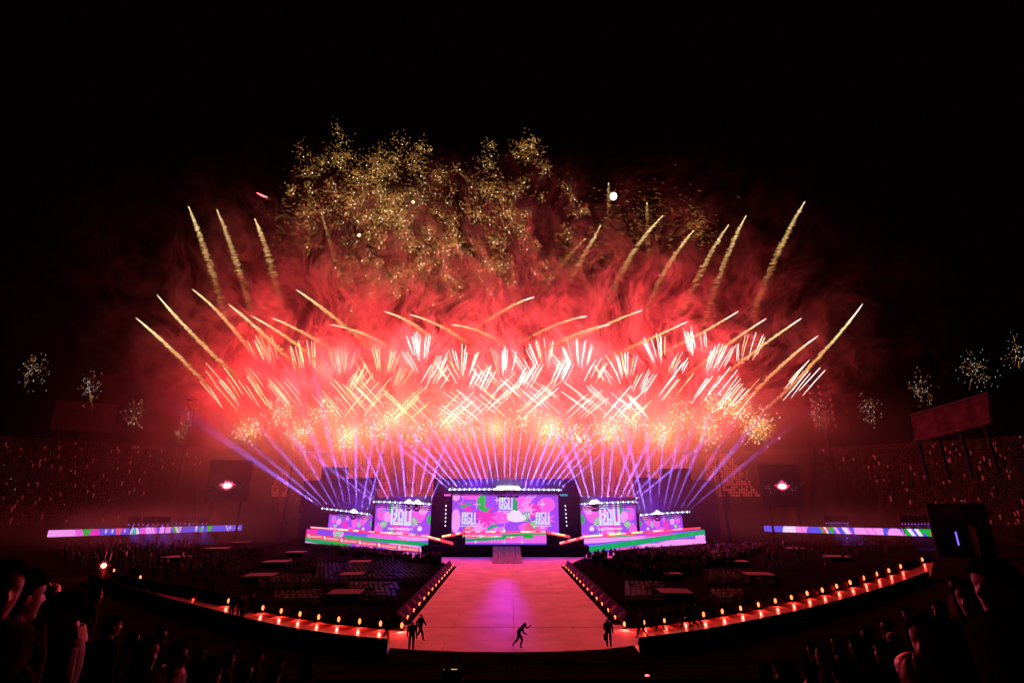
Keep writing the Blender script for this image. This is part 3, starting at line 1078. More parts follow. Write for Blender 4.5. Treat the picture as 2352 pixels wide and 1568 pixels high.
# centre screen
a, b = P(1037, 1222, SY), P(1284, 1222, SY)
a.z = b.z = P(1160, 1223, SY).z
S0 = Screen('led_screen', 'widest LED screen in the middle of the stage showing three emblems', 'led screen', a, b, P(1160, 1135, SY).z - a.z, 'violet')
def centre_art(S):
    w, h = S.w, S.h
    U = lambda x: (x - 1037) / 247.0 * w
    V = lambda y: (1222.5 - y) / 87.5 * h
    m = w / 247.0
    S.petal(U(1045), V(1140), 9 * m, 10 * m, 0, 'pale')
    S.petal(U(1085), V(1138), 26 * m, 9 * m, 0, 'pink')
    S.petal(U(1070), V(1165), 14 * m, 7 * m, -.5, 'pink2')
    S.petal(U(1046), V(1195), 11 * m, 26 * m, 0, 'pale')
    S.petal(U(1150), V(1188), 26 * m, 14 * m, 0, 'pink')
    S.petal(U(1200), V(1160), 22 * m, 20 * m, .4, 'pink')
    S.petal(U(1255), V(1160), 22 * m, 17 * m, .2, 'pink')
    S.petal(U(1222), V(1172), 20 * m, 15 * m, 0, 'pink2')
    S.petal(U(1225), V(1210), 34 * m, 12 * m, 0, 'pink')
    S.petal(U(1120), V(1210), 22 * m, 14 * m, 0, 'pink')
    S.petal(U(1080), V(1216), 16 * m, 10 * m, 0, 'coral')
    S.petal(U(1222), V(1212), 15 * m, 15 * m, 0, 'coral')
    S.star(U(1113), V(1186), 32 * m, 10, .42, 'pink2', .1)
    S.star(U(1098), V(1212), 24 * m, 9, .34, 'pale', .2)
    S.star(U(1212), V(1173), 24 * m, 9, .38, 'pale')
    S.star(U(1258), V(1192), 20 * m, 8, .4, 'pink', .3)
    # pale diagonal lines
    S.shape('stripe', [[(U(1195 + 4 * i), V(1163 - i)), (U(1197 + 4 * i), V(1163 - i)), (U(1216 + 5 * i), V(1136)), (U(1213 + 5 * i), V(1136))] for i in range(5)], 'pale')
    n = 16
    S.leaf(U(1113), V(1154), 18.5 * m, R(86), R(182), 'green')
    S.leaf(U(1113), V(1166), 9 * m, R(-95), R(100), 'green')
    pts = [(U(1175) + 13 * m * math.sin(t) * (1 + .3 * t / 3), V(1138) - t / 3.14 * 34 * m) for t in [k * 3.14 / 12 for k in range(13)]]
    pts2 = [(U(1176) + t / 3.14 * 16 * m - 3 * m * math.sin(t), V(1138) - t / 3.14 * 34 * m) for t in [k * 3.14 / 12 for k in range(12, -1, -1)]]
    S.shape('leaf', [pts + pts2], 'green2')
    S.leaf(U(1213), V(1196), 19 * m, R(75), R(110), 'green', 6)
    S.leaf(U(1215), V(1198), 20 * m, R(-50), R(65), 'green', 5)
    S.shape('flower', [[(U(1186) + 22 * m * math.cos(t), V(1189) + 9 * m * math.sin(t)) for t in [k * .4 for k in range(16)]]], 'white')
    for cx, cy, rr in ((1172, 1184, 8), (1180, 1179, 8), (1190, 1180, 8)):
        S.petal(U(cx), V(cy), rr * m, rr * 1.0 * m, 0, 'white')
    S.wave(U(1055), V(1160), 25 * m, -4 * m, 4 * m, 'green2', .4)
    S.wave(U(1118), V(1210), 24 * m, 4 * m, 5 * m, 'green2', 4.2)
    S.star(U(1093), V(1158), 15 * m, 4, .14, 'pale', 0, .8)
    S.star(U(1141), V(1148), 11 * m, 4, .14, 'white', 0, .8)
    S.star(U(1247), V(1157), 13 * m, 4, .14, 'white', 0, .7)
    S.star(U(1262), V(1196), 12 * m, 4, .16, 'pink', 0, .5)
    for k in range(26):
        S_x, S_y = rnd.uniform(1040, 1280), rnd.uniform(1140, 1218)
        S.star(U(S_x), V(S_y), rnd.uniform(.8, 2.2) * m, 4, .4, 'white', 0, .5)
    S.ribbon([(U(1152) + 7 * m * math.cos(t), V(1206) + 8 * m * math.sin(t)) for t in [k * .35 - 1 for k in range(9)]], 1.3 * m, 'pale', 'plume')
    S.ribbon([(U(1052) + 11 * m * math.cos(t), V(1147) + 9 * m * math.sin(t)) for t in [k * .35 - 1.6 for k in range(9)]], 1.3 * m, 'pale', 'plume')
    S.shape('stripe', [[(U(1132 + 5 * i), V(1220)), (U(1135 + 5 * i), V(1220)), (U(1143 + 5 * i), V(1209)), (U(1141 + 5 * i), V(1208))] for i in range(4)], 'pale')
    for lx, ly in ((1060, 1203), (1146, 1169), (1231, 1203)):
        S.logo(U(lx), V(ly), 32 * m)
centre_art(S0)
# narrow upper extensions of the centre screen
ex = Screen('led_screen', 'narrow LED extension at the upper left of the centre screen', 'led screen', P(1020, 1138.5, SY - .15), P(1036, 1138.5, SY - .15), .42, 'pink')
ex = Screen('led_screen', 'narrow LED extension at the upper right of the centre screen', 'led screen', P(1285.5, 1138.5, SY - .15), P(1304, 1138.5, SY - .15), .42, 'teal')

# stage front strips
def wing_strip(label, pa, pb, ya0, ya1, yb0, yb1, A, B):
    a0, a1 = W(pa, ya1, A, B), W(pa, ya0, A, B)
    b0, b1 = W(pb, yb1, A, B), W(pb, yb0, A, B)
    h = ((a1.z - a0.z) + (b1.z - b0.z)) / 2
    return Screen('led_strip', label, 'led screen', a0, b0, h, 'violet2')
F1 = wing_strip('long slanting LED front of the left stage wing with the red lettered band', 701, 982.5, 1213, 1245.5, 1232, 1268.5, AL, BL)
F2 = wing_strip('long slanting LED front of the right stage wing with the broad green band', 1342.5, 1621.5, 1234.5, 1269, 1213.6, 1246.6, AR, BR)
def band(S, u0, v0, u1, v1, t, mat, name='band'):
    S.shape(name, [[(u0 * S.w, v0 * S.h), (u1 * S.w, v1 * S.h), (u1 * S.w, (v1 + t) * S.h), (u0 * S.w, (v0 + t) * S.h)]], mat)
# left front
for u, v, rx, ry, mt in ((.72, .78, .18, .22, 'pink'), (.9, .86, .12, .2, 'pale'), (.05, .86, .06, .4, 'pink2'), (.3, .8, .05, .3, 'pale'), (.82, .2, .14, .25, 'pale'), (.55, .2, .1, .2, 'pink'), (.15, .08, .16, .2, 'pale')):
    F1.petal(u * F1.w, v * F1.h, rx * F1.w, ry * F1.h, 0, mt)
F1.leaf(.30 * F1.w, .52 * F1.h, .47 * F1.h, R(35), R(140), 'green', 7)
band(F1, 0, .10, .32, -.12, .32, 'green2')
band(F1, .25, .02, .42, -.16, .28, 'green')
band(F1, .36, .50, 1, .36, .24, 'green2')
F1.shape('ticks', [[((.38 + i * .0125) * F1.w, (.53 - .2 * .0125 * i + .04) * F1.h), ((.383 + i * .0125) * F1.w, (.53 - .2 * .0125 * i + .04) * F1.h), ((.388 + i * .0125) * F1.w, (.53 - .2 * .0125 * i + .16) * F1.h), ((.385 + i * .0125) * F1.w, (.53 - .2 * .0125 * i + .16) * F1.h)] for i in range(48)], 'green')
for u in (.05, .48, .64, .82):
    F1.petal(u * F1.w, (.58 - .2 * (u - .3)) * F1.h if u > .3 else .22 * F1.h, .022 * F1.w, .10 * F1.h, 0, 'green')
    F1.petal(u * F1.w, (.58 - .2 * (u - .3)) * F1.h if u > .3 else .22 * F1.h, .006 * F1.w, .04 * F1.h, 0, 'teal')
F1.shape('band', [[(0, .36 * F1.h), (F1.w, -.06 * F1.h), (F1.w, .20 * F1.h), (0, .72 * F1.h)]], 'redband')
for k in range(7):
    u = .03 + k * .155
    F1.petal(u * F1.w, (.54 - .47 * u) * F1.h, .012 * F1.w, .10 * F1.h, -.4, 'white')
    F1.text('JUEGOS ASUNCION', (u + .075) * F1.w, (.47 - .47 * (u + .075)) * F1.h, .155 * F1.h, 'text', -.02, .86)
F1.star(.98 * F1.w, .2 * F1.h, .12 * F1.h, 4, .3, 'teal')
# right front
for u, v, rx, ry, mt in ((.1, .72, .2, .16, 'pale'), (.35, .74, .2, .14, 'pink'), (.6, .86, .14, .12, 'pink2'), (.75, .2, .2, .22, 'pale'), (.95, .45, .05, .3, 'pale'), (.5, .12, .12, .16, 'pale'), (.92, .06, .12, .2, 'pale')):
    F2.petal(u * F2.w, v * F2.h, rx * F2.w, ry * F2.h, 0, mt)
F2.shape('band', [[(0, .62 * F2.h), (.45 * F2.w, .60 * F2.h), (.45 * F2.w, .80 * F2.h), (0, .86 * F2.h)]], 'pale')
F2.shape('leaf_row', [[((.16 + i * .025) * F2.w, .84 * F2.h), ((.18 + i * .025) * F2.w, .83 * F2.h), ((.18 + i * .025) * F2.w, .99 * F2.h), ((.16 + i * .025) * F2.w, .99 * F2.h)] for i in range(9)], 'green')
F2.shape('band', [[(.15 * F2.w, -.1 * F2.h), (.42 * F2.w, .06 * F2.h), (.42 * F2.w, .16 * F2.h), (.22 * F2.w, .1 * F2.h)]], 'coral')
F2.shape('band_edge', [[(0, -.02 * F2.h), (F2.w, .66 * F2.h), (F2.w, 1.02 * F2.h), (0, .36 * F2.h)]], 'teal')
F2.shape('band', [[(0, 0), (F2.w, .69 * F2.h), (F2.w, .99 * F2.h), (0, .32 * F2.h)]], 'green2')
F2.shape('ticks', [[((.02 + i * .014) * F2.w, (.08 + .675 * (.014 * i)) * F2.h), ((.024 + i * .014) * F2.w, (.08 + .675 * (.014 * i)) * F2.h), ((.03 + i * .014) * F2.w, (.2 + .675 * (.014 * i)) * F2.h), ((.026 + i * .014) * F2.w, (.2 + .675 * (.014 * i)) * F2.h)] for i in range(66)], 'green')
for u in (.2, .36, .53, .70, .87):
    F2.petal(u * F2.w, (.15 + .68 * u) * F2.h, .02 * F2.w, .13 * F2.h, .2, 'green')
    F2.petal(u * F2.w, (.15 + .68 * u) * F2.h, .006 * F2.w, .04 * F2.h, 0, 'teal')
# centre front
a, b = P(1068.6, 1249, 121.0), P(1255, 1249, 121.0)
a.z = b.z = P(1160, 1249.5, 121.0).z
F0 = Screen('led_strip', 'straight LED front below the centre screen', 'led screen', a, b, P(1160, 1222, 121.0).z - a.z, 'pink')
band(F0, 0, .55, .62, .45, .32, 'redband')
for k in range(3):
    F0.text('JUEGOS ASUNCION', (.1 + k * .19) * F0.w, (.62 - .03 * k) * F0.h, .2 * F0.h, 'text', -.015, .9)
    F0.petal((.19 + k * .19) * F0.w, (.66 - .03 * k) * F0.h, .012 * F0.w, .12 * F0.h, -.3, 'white')
band(F0, 0, .22, .5, .4, .24, 'green2')
band(F0, .45, .62, 1, .80, .22, 'green2')
F0.petal(.78 * F0.w, .62 * F0.h, .07 * F0.w, .14 * F0.h, 0, 'green')
band(F0, 0, -.02, 1, -.02, .14, 'violet2')
for k in range(34):
    F0.shape('stripe', [[((.3 + k * .021) * F0.w, .18 * F0.h), ((.304 + k * .021) * F0.w, .18 * F0.h), ((.304 + k * .021) * F0.w, .52 * F0.h), ((.3 + k * .021) * F0.w, .52 * F0.h)]], 'pale') if k % 2 else None
for u in (.13, .48, .7):
    F0.star(u * F0.w, .2 * F0.h, .2 * F0.h, 4, .2, 'white')

# red light strips on the stage edges
def light_strip(label, pts, n):
    a, b = pts
    root = thing('light_strip', label, 'light strip', a)
    d = b - a
    for i in range(n):
        f0, f1 = i / n, (i + .93) / n
        q = rnd.random()
        mat = M['tube_gold'] if q < .26 else (M['tube_pink'] if q < .62 else M['tube_red'])
        part('tube', MB().tube([d * f0, d * f1], .17, 6), mat, root)
    part('glow_rail', MB().tube([Vector((0, .12, -.32)), d + Vector((0, .12, -.32))], .09, 5), M['tube_red'], root)  # rail below the tubes is emissive, its red glow set in the material
    c = a + d * .5
    if n > 20:
        lamp('POINT', 'strip_light', 400, (1, .06, .08), (d.x * .5, d.y * .5 - 1.2, d.z * .5), root, .5)
light_strip('red light strip along the top of the left wing front', (W(714, 1210, AL, BL, -.6), W(983, 1230.5, AL, BL, -.6)), 22)
light_strip('short red light strip slanting down from the left wing to the stage', (W(984, 1231.5, AL, BL, -.6), P(1040.6, 1246, 119.0)), 6)
light_strip('red light strip along the top of the right wing front', (W(1342, 1231.5, AR, BR, -.6), W(1609, 1211, AR, BR, -.6)), 22)
light_strip('short red light strip slanting down from the right wing to the stage', (P(1286, 1246, 119.0), W(1341, 1232, AR, BR, -.6)), 6)
light_strip('straight red light strip above the centre LED front', (P(1069, 1220.5, 120.6), P(1254, 1220.5, 120.6)), 16)
light_strip('red light strip left of the centre LED front', (P(1015, 1231, 120), P(1068, 1221, 120.4)), 5)
light_strip('red light strip right of the centre LED front', (P(1256, 1221, 120.4), P(1310, 1231, 120)), 5)

# lone performer by the flame bowl in front of the centre screen
pf = P(1158, 1222, 122)
lone('torch', MB().tube([(0, 0, 0), (0, 0, 1.4)], [.18, .1], 8).ball((0, 0, 1.9), .2, 8, 6, 1, (.7, .7, 2.2)), [M['blackmetal'], M['star_white']],
     'slim burning torch standing in front of the centre screen', 'torch', None, (pf.x, pf.y, pf.z - 1.6))

# ------------------------------------------------------------------ moving head lamps and their beams
def make_head(lens):
    root = thing('moving_head', 'x', 'stage lamp')
    part('base', MB().box((0, 0, -.62), (.42, .36, .16)), M['blackmetal'], root)
    part('yoke', MB().box((-.26, 0, -.28), (.06, .16, .56)).box((.26, 0, -.28), (.06, .16, .56)), M['blackmetal'], root)
    h = part('head', MB().tube([(0, 0, -.3), (0, 0, -.1), (0, 0, .22)], [.14, .2, .23], 10), M['blackmetal'], root)
    smooth(obj('lens', mesh('lens', MB().ball((0, 0, .24), .25, 10, 6, 0, (1, 1, .8)), M[lens]), h))
    return root
HP = {k: make_head(k) for k in ('lens', 'lens_blue', 'lens_halo')}
HU = {k: False for k in HP}
def put_head(kind, pos, lean, label, group, beam=0.0, toward=0.0, s=1.0):
    o = HP[kind] if not HU[kind] else copy_tree(HP[kind])
    HU[kind] = True
    o.location = pos
    o.scale = (s, s, s)
    tag(o, label, 'stage lamp', group)
    d = Vector((math.sin(lean), -toward, math.cos(lean))).normalized()
    hd = [c for c in o.children if c.name.startswith('head')][0]
    hd.rotation_euler = d.to_track_quat('Z', 'Y').to_euler()
    if beam:
        l = lamp('SPOT', 'beam_light', BEAM * beam, (.25, .15, 1.0), Vector(pos) + d * (.25 + .6 * s), None, .12, spot_size=R(rnd.uniform(3.4, 5.2)), spot_blend=1.0)
        l.rotation_euler = (-d).to_track_quat('Z', 'Y').to_euler()

def truss(a, b, label):
    root = thing('lighting_truss', label, 'truss', a)
    d = b - a
    part('chord', MB().tube([Vector((0, .3, -.75)), d + Vector((0, .3, -.75))], .07, 5), M['blackmetal'], root)
    part('chord', MB().tube([Vector((0, .3, -1.15)), d + Vector((0, .3, -1.15))], .07, 5), M['blackmetal'], root)
    n = max(4, int(d.length / 1.2))
    mb = MB()
    for i in range(n):
        mb.dash(d * (i / n) + Vector((0, .3, -.75)), d * ((i + 1) / n) + Vector((0, .3, -1.15)), .04)
    part('lacing', mb, M['blackmetal'], root)

def bar(a, b, n, l0, l1, big, where, bend=0.0):
    truss(a, b, 'black lighting truss carrying the row of lamps ' + where)
    for i in range(n):
        f = i / (n - 1)
        p = a.lerp(b, f)
        lean = R(l0 + (l1 - l0) * (f + bend * f * (1 - f)))
        white = i % 2 == 0
        kind = 'lens' if white else 'lens_blue'
        s = 1.0
        near = min(abs(f - q) for q in big) if big else 9
        if near < .5 / n + .001:
            kind, s = 'lens_halo', 2.4  # oversized glowing lens stands in for the halo around the brightest lamps
        elif near < 1.6 / n:
            kind, s = 'lens', 1.4
        lab = {'lens': 'white', 'lens_blue': 'pale blue', 'lens_halo': 'blinding white'}[kind] + ' stage lamp, %s from the left in the row %s' % (nth(i), where)
        put_head(kind, p, lean + R(rnd.uniform(-2, 2)), lab, 'stage lamps ' + where, beam=(1.0 if white else 0.0) * rnd.uniform(.5, 1.3), toward=rnd.uniform(.25, .6), s=s * .95)
ol = (W(742, 1168, AL, BL, 2.6), W(848, 1182.5, AL, BL, 2.6))
il = (W(861, 1153, AL, BL, 1.6), W(991, 1159, AL, BL, 1.6))
ce = (P(1034.5, 1125, SY - .6), P(1287, 1126, SY - .6))
ir = (W(1331, 1159, AR, BR, 1.6), W(1458, 1153, AR, BR, 1.6))
orr = (W(1473, 1184, AR, BR, 2.6), W(1582, 1176, AR, BR, 2.6))
bar(*ol, 20, -54, 24, [.68], 'above the outermost left screen')
bar(*il, 22, -54, 34, [.63, .74], 'above the inner left screen')
bar(*ce, 46, -52, 52, [.455, .49, .525, .56, .595], 'above the centre screen')
bar(*ir, 22, -34, 54, [.22, .30], 'above the inner right screen')
bar(*orr, 20, -22, 52, [.34], 'above the outermost right screen')
for px, nm, lean in ((1026, 'left', -70), (1297, 'right', 70)):
    for i in range(6):
        p = P(px + (i * .6 if px > 1200 else -i * .3), 1162 + i * 9, SY - 1.6)
        put_head('lens', p, R(lean), 'small white lamp beside the %s edge of the centre screen, %s from the top' % (nm, nth(i)), 'lamp columns beside the centre screen', s=.6)
# point lights added before the lamp rows to give the facade its blue spill
for (a, b), n, e in ((ol, 1, 1.2), (il, 1, 1), (ce, 2, 1), (ir, 1, 1), (orr, 1, 1.2)):
    for i in range(n):
        p = a.lerp(b, (i + .5) / n)
        lamp('POINT', 'wash_fill', 4500 * e, (.20, .02, 1.0), (p.x, p.y - 2.4, p.z + 1.2), None, 1.5)
# unseen spots added to wash the lower stage blue
for px in (1010, 1315):
    p = P(px, 1262, 116)
    lamp('SPOT', 'wash_fill', 900, (.30, .03, 1.0), (p.x * .9, 112, 9), None, .4, spot_size=R(80), spot_blend=1.0).rotation_euler = (R(65), 0, 0)
# spots added at the centre lamps to lay their violet reflection on the runway
for ty, e in ((1345, 60000), (1385, 90000), (1425, 60000)):
    l = lamp('SPOT', 'pool_fill_spot', e, (.45, .02, 1.0), P(1168, 1124, SY - 1.5), None, .6, spot_size=R(6.5), spot_blend=1.0)
    l.rotation_euler = (G(1155, ty) - l.location).to_track_quat('-Z', 'Y').to_euler()

# ------------------------------------------------------------------ side video screens
def video(px0, px1, py0, py1, Y, cx, cyy, lab):
    a, b = P(px0, py1, Y), P(px1, py1, Y)
    h = P(px0, py0, Y).z - a.z
    a.z = b.z = (a.z + b.z) / 2
    S = Screen('video_screen', lab, 'video screen', a, b, h, 'night', .6)
    fx, fy = (cx - px0) / (px1 - px0) * S.w, (py1 - cyy) / (py1 - py0) * S.h
    r2 = random.Random(int(px0))
    k = S.w / 96.0
    S.shape('glow', [[(fx + 17 * k * math.cos(t) * (1 + .25 * math.sin(5 * t)), fy + 9 * k * math.sin(t) * (1 + .2 * math.cos(4 * t))) for t in [i * .21 for i in range(30)]]], 'red')
    polys = []
    for i in range(26):
        t = R(-15 + i * 8)
        rr = r2.uniform(9, 17) * k
        polys.append([(fx, fy - 2 * k), (fx + rr * math.cos(t - .06), fy + rr * .85 * math.sin(t - .06)), (fx + rr * math.cos(t + .06), fy + rr * .85 * math.sin(t + .06))])
    S.shape('firework_picture', polys, 'coral')
    S.shape('firework_picture', [[(fx + 11 * k * math.cos(t), fy + 6.5 * k * math.sin(t)) for t in [i * .42 for i in range(15)]]], 'hot')
    polys = []
    for i in range(46):
        x, y = fx + r2.gauss(0, 22) * k, fy - abs(r2.gauss(0, 8)) * k + 3 * k
        e = r2.uniform(.3, .8) * k
        polys.append([(x - e, y), (x, y - e), (x + e, y), (x, y + e)])
    S.shape('spark_picture', polys, 'white')
    # legs down to the ground
    for f in (.15, .85):
        part('leg', MB().box((S.w * f, .5, -a.z / 2), (.5, .5, a.z - .2)), M['blackmetal'], S.root)
video(470, 566, 1057, 1150, 165, 516, 1115, 'dark upright video screen showing the fireworks, left of the stage')
video(1756, 1847, 1066, 1164, 165, 1804, 1117, 'dark upright video screen showing the fireworks, right of the stage')

# LED ribbons on the stand fronts
def ribbon_screen(label, q0, q1, Y0, Y1, art):
    (x0, t0, b0), (x1, t1, b1) = q0, q1
    a, b = P(x0, b0, Y0), P(x1, b1, Y1)
    h = ((P(x0, t0, Y0).z - a.z) + (P(x1, t1, Y1).z - b.z)) / 2
    S = Screen('led_ribbon', label, 'led screen', a, b, h, 'blue', .4)
    for kind, u, ww, mat in art:
        x, w2 = u * S.w, ww * S.w
        if kind == 'blk':
            S.shape('block', [[(x, -.1), (x + w2, -.1), (x + w2 * 1.0, S.h + .1), (x, S.h + .1)]], mat)
        elif kind == 'tri':
            S.shape('triangle', [[(x, S.h), (x + w2, S.h), (x + w2 * .7, 0), (x + w2 * .35, 0)]], mat)
        elif kind == 'sl':
            S.shape('stripe', [[(x, S.h), (x + w2, S.h), (x + w2 + .8, 0), (x + .8, 0)]], mat)
        elif kind == 'arch':
            S.shape('arch', [[(x + w2 / 2 + w2 / 2 * math.cos(t), S.h * 1.1 * math.sin(t)) for t in [i * math.pi / 10 for i in range(11)]]], mat)
        elif kind == 'star':
            S.star(x, S.h * .45, S.h * .6, 4, .18, mat, 0, 1.2)
        elif kind == 'drop':
            S.petal(x, S.h * .6, S.h * .14, S.h * .3, 0, mat)
    return S
art_l = [('blk', 0, .145, 'pale'), ('sl', .11, .035, 'pink'), ('tri', .143, .046, 'green'), ('arch', .18, .05, 'pink2'), ('drop', .255, 0, 'white'), ('drop', .285, 0, 'white'), ('tri', .295, .04, 'coral'), ('drop', .345, 0, 'pale'),
         ('arch', .368, .05, 'white'), ('arch', .378, .025, 'green'), ('blk', .42, .16, 'pink'), ('sl', .445, .006, 'white'), ('sl', .46, .006, 'white'), ('sl', .475, .006, 'white'), ('tri', .50, .03, 'blue'), ('blk', .52, .06, 'pale'),
         ('tri', .585, .045, 'green'), ('sl', .60, .01, 'white'), ('tri', .62, .02, 'pale'), ('tri', .715, .014, 'white'), ('arch', .74, .05, 'green'), ('tri', .775, .045, 'green'), ('arch', .76, .03, 'blue'), ('sl', .895, .006, 'white'), ('drop', .925, 0, 'white'), ('star', .97, 0, 'white')]
ribbon_screen('long thin LED ribbon glowing along the foot of the left grandstand', (107.5, 1214.5, 1233), (554.5, 1207, 1217.5), 138, 172, art_l)
art_r = [('arch', .13, .05, 'white'), ('blk', .17, .05, 'white'), ('blk', .22, .10, 'pale'), ('sl', .25, .01, 'pink'), ('sl', .28, .01, 'pink'), ('arch', .29, .06, 'blue'), ('tri', .375, .04, 'green'), ('tri', .385, .05, 'redband'), ('sl', .40, .012, 'white'), ('tri', .43, .035, 'green'),
         ('sl', .46, .02, 'pale'), ('sl', .51, .03, 'white'), ('sl', .54, .012, 'pink'), ('blk', .58, .16, 'pale'), ('sl', .64, .008, 'pink'), ('sl', .68, .008, 'pink'), ('arch', .76, .08, 'pale'), ('blk', .84, .02, 'pink'), ('tri', .84, .05, 'green'), ('sl', .865, .02, 'white'), ('tri', .90, .05, 'green'), ('sl', .90, .02, 'white'), ('tri', .94, .05, 'green'), ('arch', .975, .03, 'redband')]
ribbon_screen('long thin LED ribbon glowing along the foot of the right grandstand', (1756, 1207, 1220), (2151, 1214.6, 1231.6), 172, 138, art_r)
# small rigs on the ribbons: three blinder panels and a row of blue lamps
def rig(pa, pb, py, Y, lab):
    a, b = P(pa, py, Y), P(pb, py, Y)
    root = thing('lamp_rig', lab, 'lamp rig', a)
    d = b - a
    w = d.length / 3
    t = d.normalized()
    for i in range(3):
        c = t * (w * (i + .5))
        part('blinder_panel', MB().box((c.x, c.y, 2.2), (w * .9, .4, 1.5), math.atan2(t.y, t.x)), M['bannerprint'], root)
    part('bar', MB().tube([Vector((0, 0, 1.2)), d + Vector((0, 0, 1.2))], .1, 5), M['blackmetal'], root)
    part('post', MB().box((d.x * .1, d.y * .1, -.2), (.15, .15, 2.8)), M['blackmetal'], root)
    part('post', MB().box((d.x * .9, d.y * .9, -.2), (.15, .15, 2.8)), M['blackmetal'], root)
    for i in range(9):
        q = d * ((i + .5) / 9)
        part('lamp', MB().octa((q.x, q.y - .3, .9), .16), M['blue_neon'], root)
    for i in range(3):
        q = d * ((i + .5) / 3)
        l = lamp('SPOT', 'rig_light', 16000, (.18, .08, 1.0), (q.x, q.y - .5, .8), root, .2, spot_size=R(50), spot_blend=.8)
        l.rotation_euler = (R(-10), R(-28), 0)
rig(290, 390, 1212, 148, 'rig of three panels and blue lamps above the left LED ribbon, nearer the camera')
rig(618, 700, 1211, 200, 'rig of three panels and blue lamps far behind the left wing') if False else rig(680 * .4681 * .574 + 207, 480, 1209, 163, 'rig of three panels and blue lamps above the left LED ribbon, nearer the stage')
rig(1895, 1950, 1208, 160, 'rig of three panels and blue lamps above the right LED ribbon, nearer the stage')
rig(2068, 2136, 1211, 142, 'rig of three panels and blue lamps above the right LED ribbon, nearer the portal')

# ------------------------------------------------------------------ boards, floodlight masts and the portal
def scoreboard():
    Y = 172
    a, b = P(121, 985, Y), P(223, 995, Y)
    t = P(121, 919, Y)
    d = Vector((b.x - a.x, b.y - a.y, 0))
    w = d.length
    h = t.z - a.z
    root = thing('scoreboard', 'dark scoreboard with louvered rows above the left grandstand', 'scoreboard', (a.x, a.y, a.z), R(28))
    part('case', MB().box((w / 2, .6, h / 2), (w * 1.1, 1.0, h)), M['board'], root)
    for i in range(6):
        for j in range(2):
            part('slat', MB().box((w * (.30 + j * .48), .02, h * (.1 + i * .16)), (w * .44, .14, h * .05)), M['bannerprint'], root)
    part('side_fin', MB().box((w * -.02, .0, h / 2), (w * .09, .3, h)), M['concrete_pale'], root)
    for f in (.1, .5, .9):
        part('leg', MB().box((w * f, .6, -4), (.6, .6, 8)), M['steel'], root)
scoreboard()
def billboard():
    c = [P(2096, 1015, 118), P(2278, 970, 96), P(2271, 903, 96), P(2089, 955, 118)]
    root = thing('billboard', 'large blank billboard on posts above the right grandstand', 'billboard', c[0])
    o0 = c[0]
    v = [p - o0 for p in c]
    back = [p + Vector((.9, .9, 0)) for p in v]
    part('board', MB().add(v + back, [(0, 1, 2, 3), (7, 6, 5, 4), (0, 4, 5, 1), (2, 6, 7, 3), (1, 5, 6, 2), (3, 7, 4, 0)]), M['portal'], root)
    fr = MB()
    for i in range(4):
        fr.tube([v[i] + Vector((-.15, -.15, 0)), v[(i + 1) % 4] + Vector((-.15, -.15, 0))], .28, 4)
    part('frame', fr, M['concrete_pale'], root)
    for f in (.08, .36, .64, .92):
        p = v[0].lerp(v[1], f)
        part('post', MB().box((p.x + .6, p.y + .6, p.z - 4.5), (.5, .5, 9)), M['steel'], root)
billboard()
def floodmast(px, py0, py1, pyb, Y, lab, cols, rows):
    t, m2 = P(px, py0, Y), P(px, py1, Y)
    root = thing('floodlight_mast', lab, 'floodlight', (t.x, t.y, 0))
    h = t.z
    fw = (t.z - m2.z) * .62
    part('mast', MB().tube([(0, 0, 0), (0, 0, m2.z)], [.9, .5], 8), M['steel'], root)
    n = rows
    for i in range(n):
        z = m2.z + (h - m2.z) * (i + .5) / n
        part('cross_bar', MB().box((0, 0, z - .6), (fw * 1.05, .3, .14)), M['steel'], root)
        for j in range(cols):
            x = fw * ((j + .5) / cols - .5)
            part('lamp', MB().tube([(x, .1, z), (x, -.5, z - .1)], [.3, .6], 8), M['lampsteel'], root)
    part('upright', MB().box((-fw * .35, .25, (h + m2.z) / 2), (.16, .16, h - m2.z)).box((fw * .35, .25, (h + m2.z) / 2), (.16, .16, h - m2.z)), M['steel'], root)
floodmast(452, 893, 944, 1050, 185, 'unlit floodlight mast half lost in red smoke, left of the fireworks', 4, 4)
floodmast(1876, 880, 985, 1070, 178, 'tall unlit floodlight mast to the right of the fireworks', 3, 7)

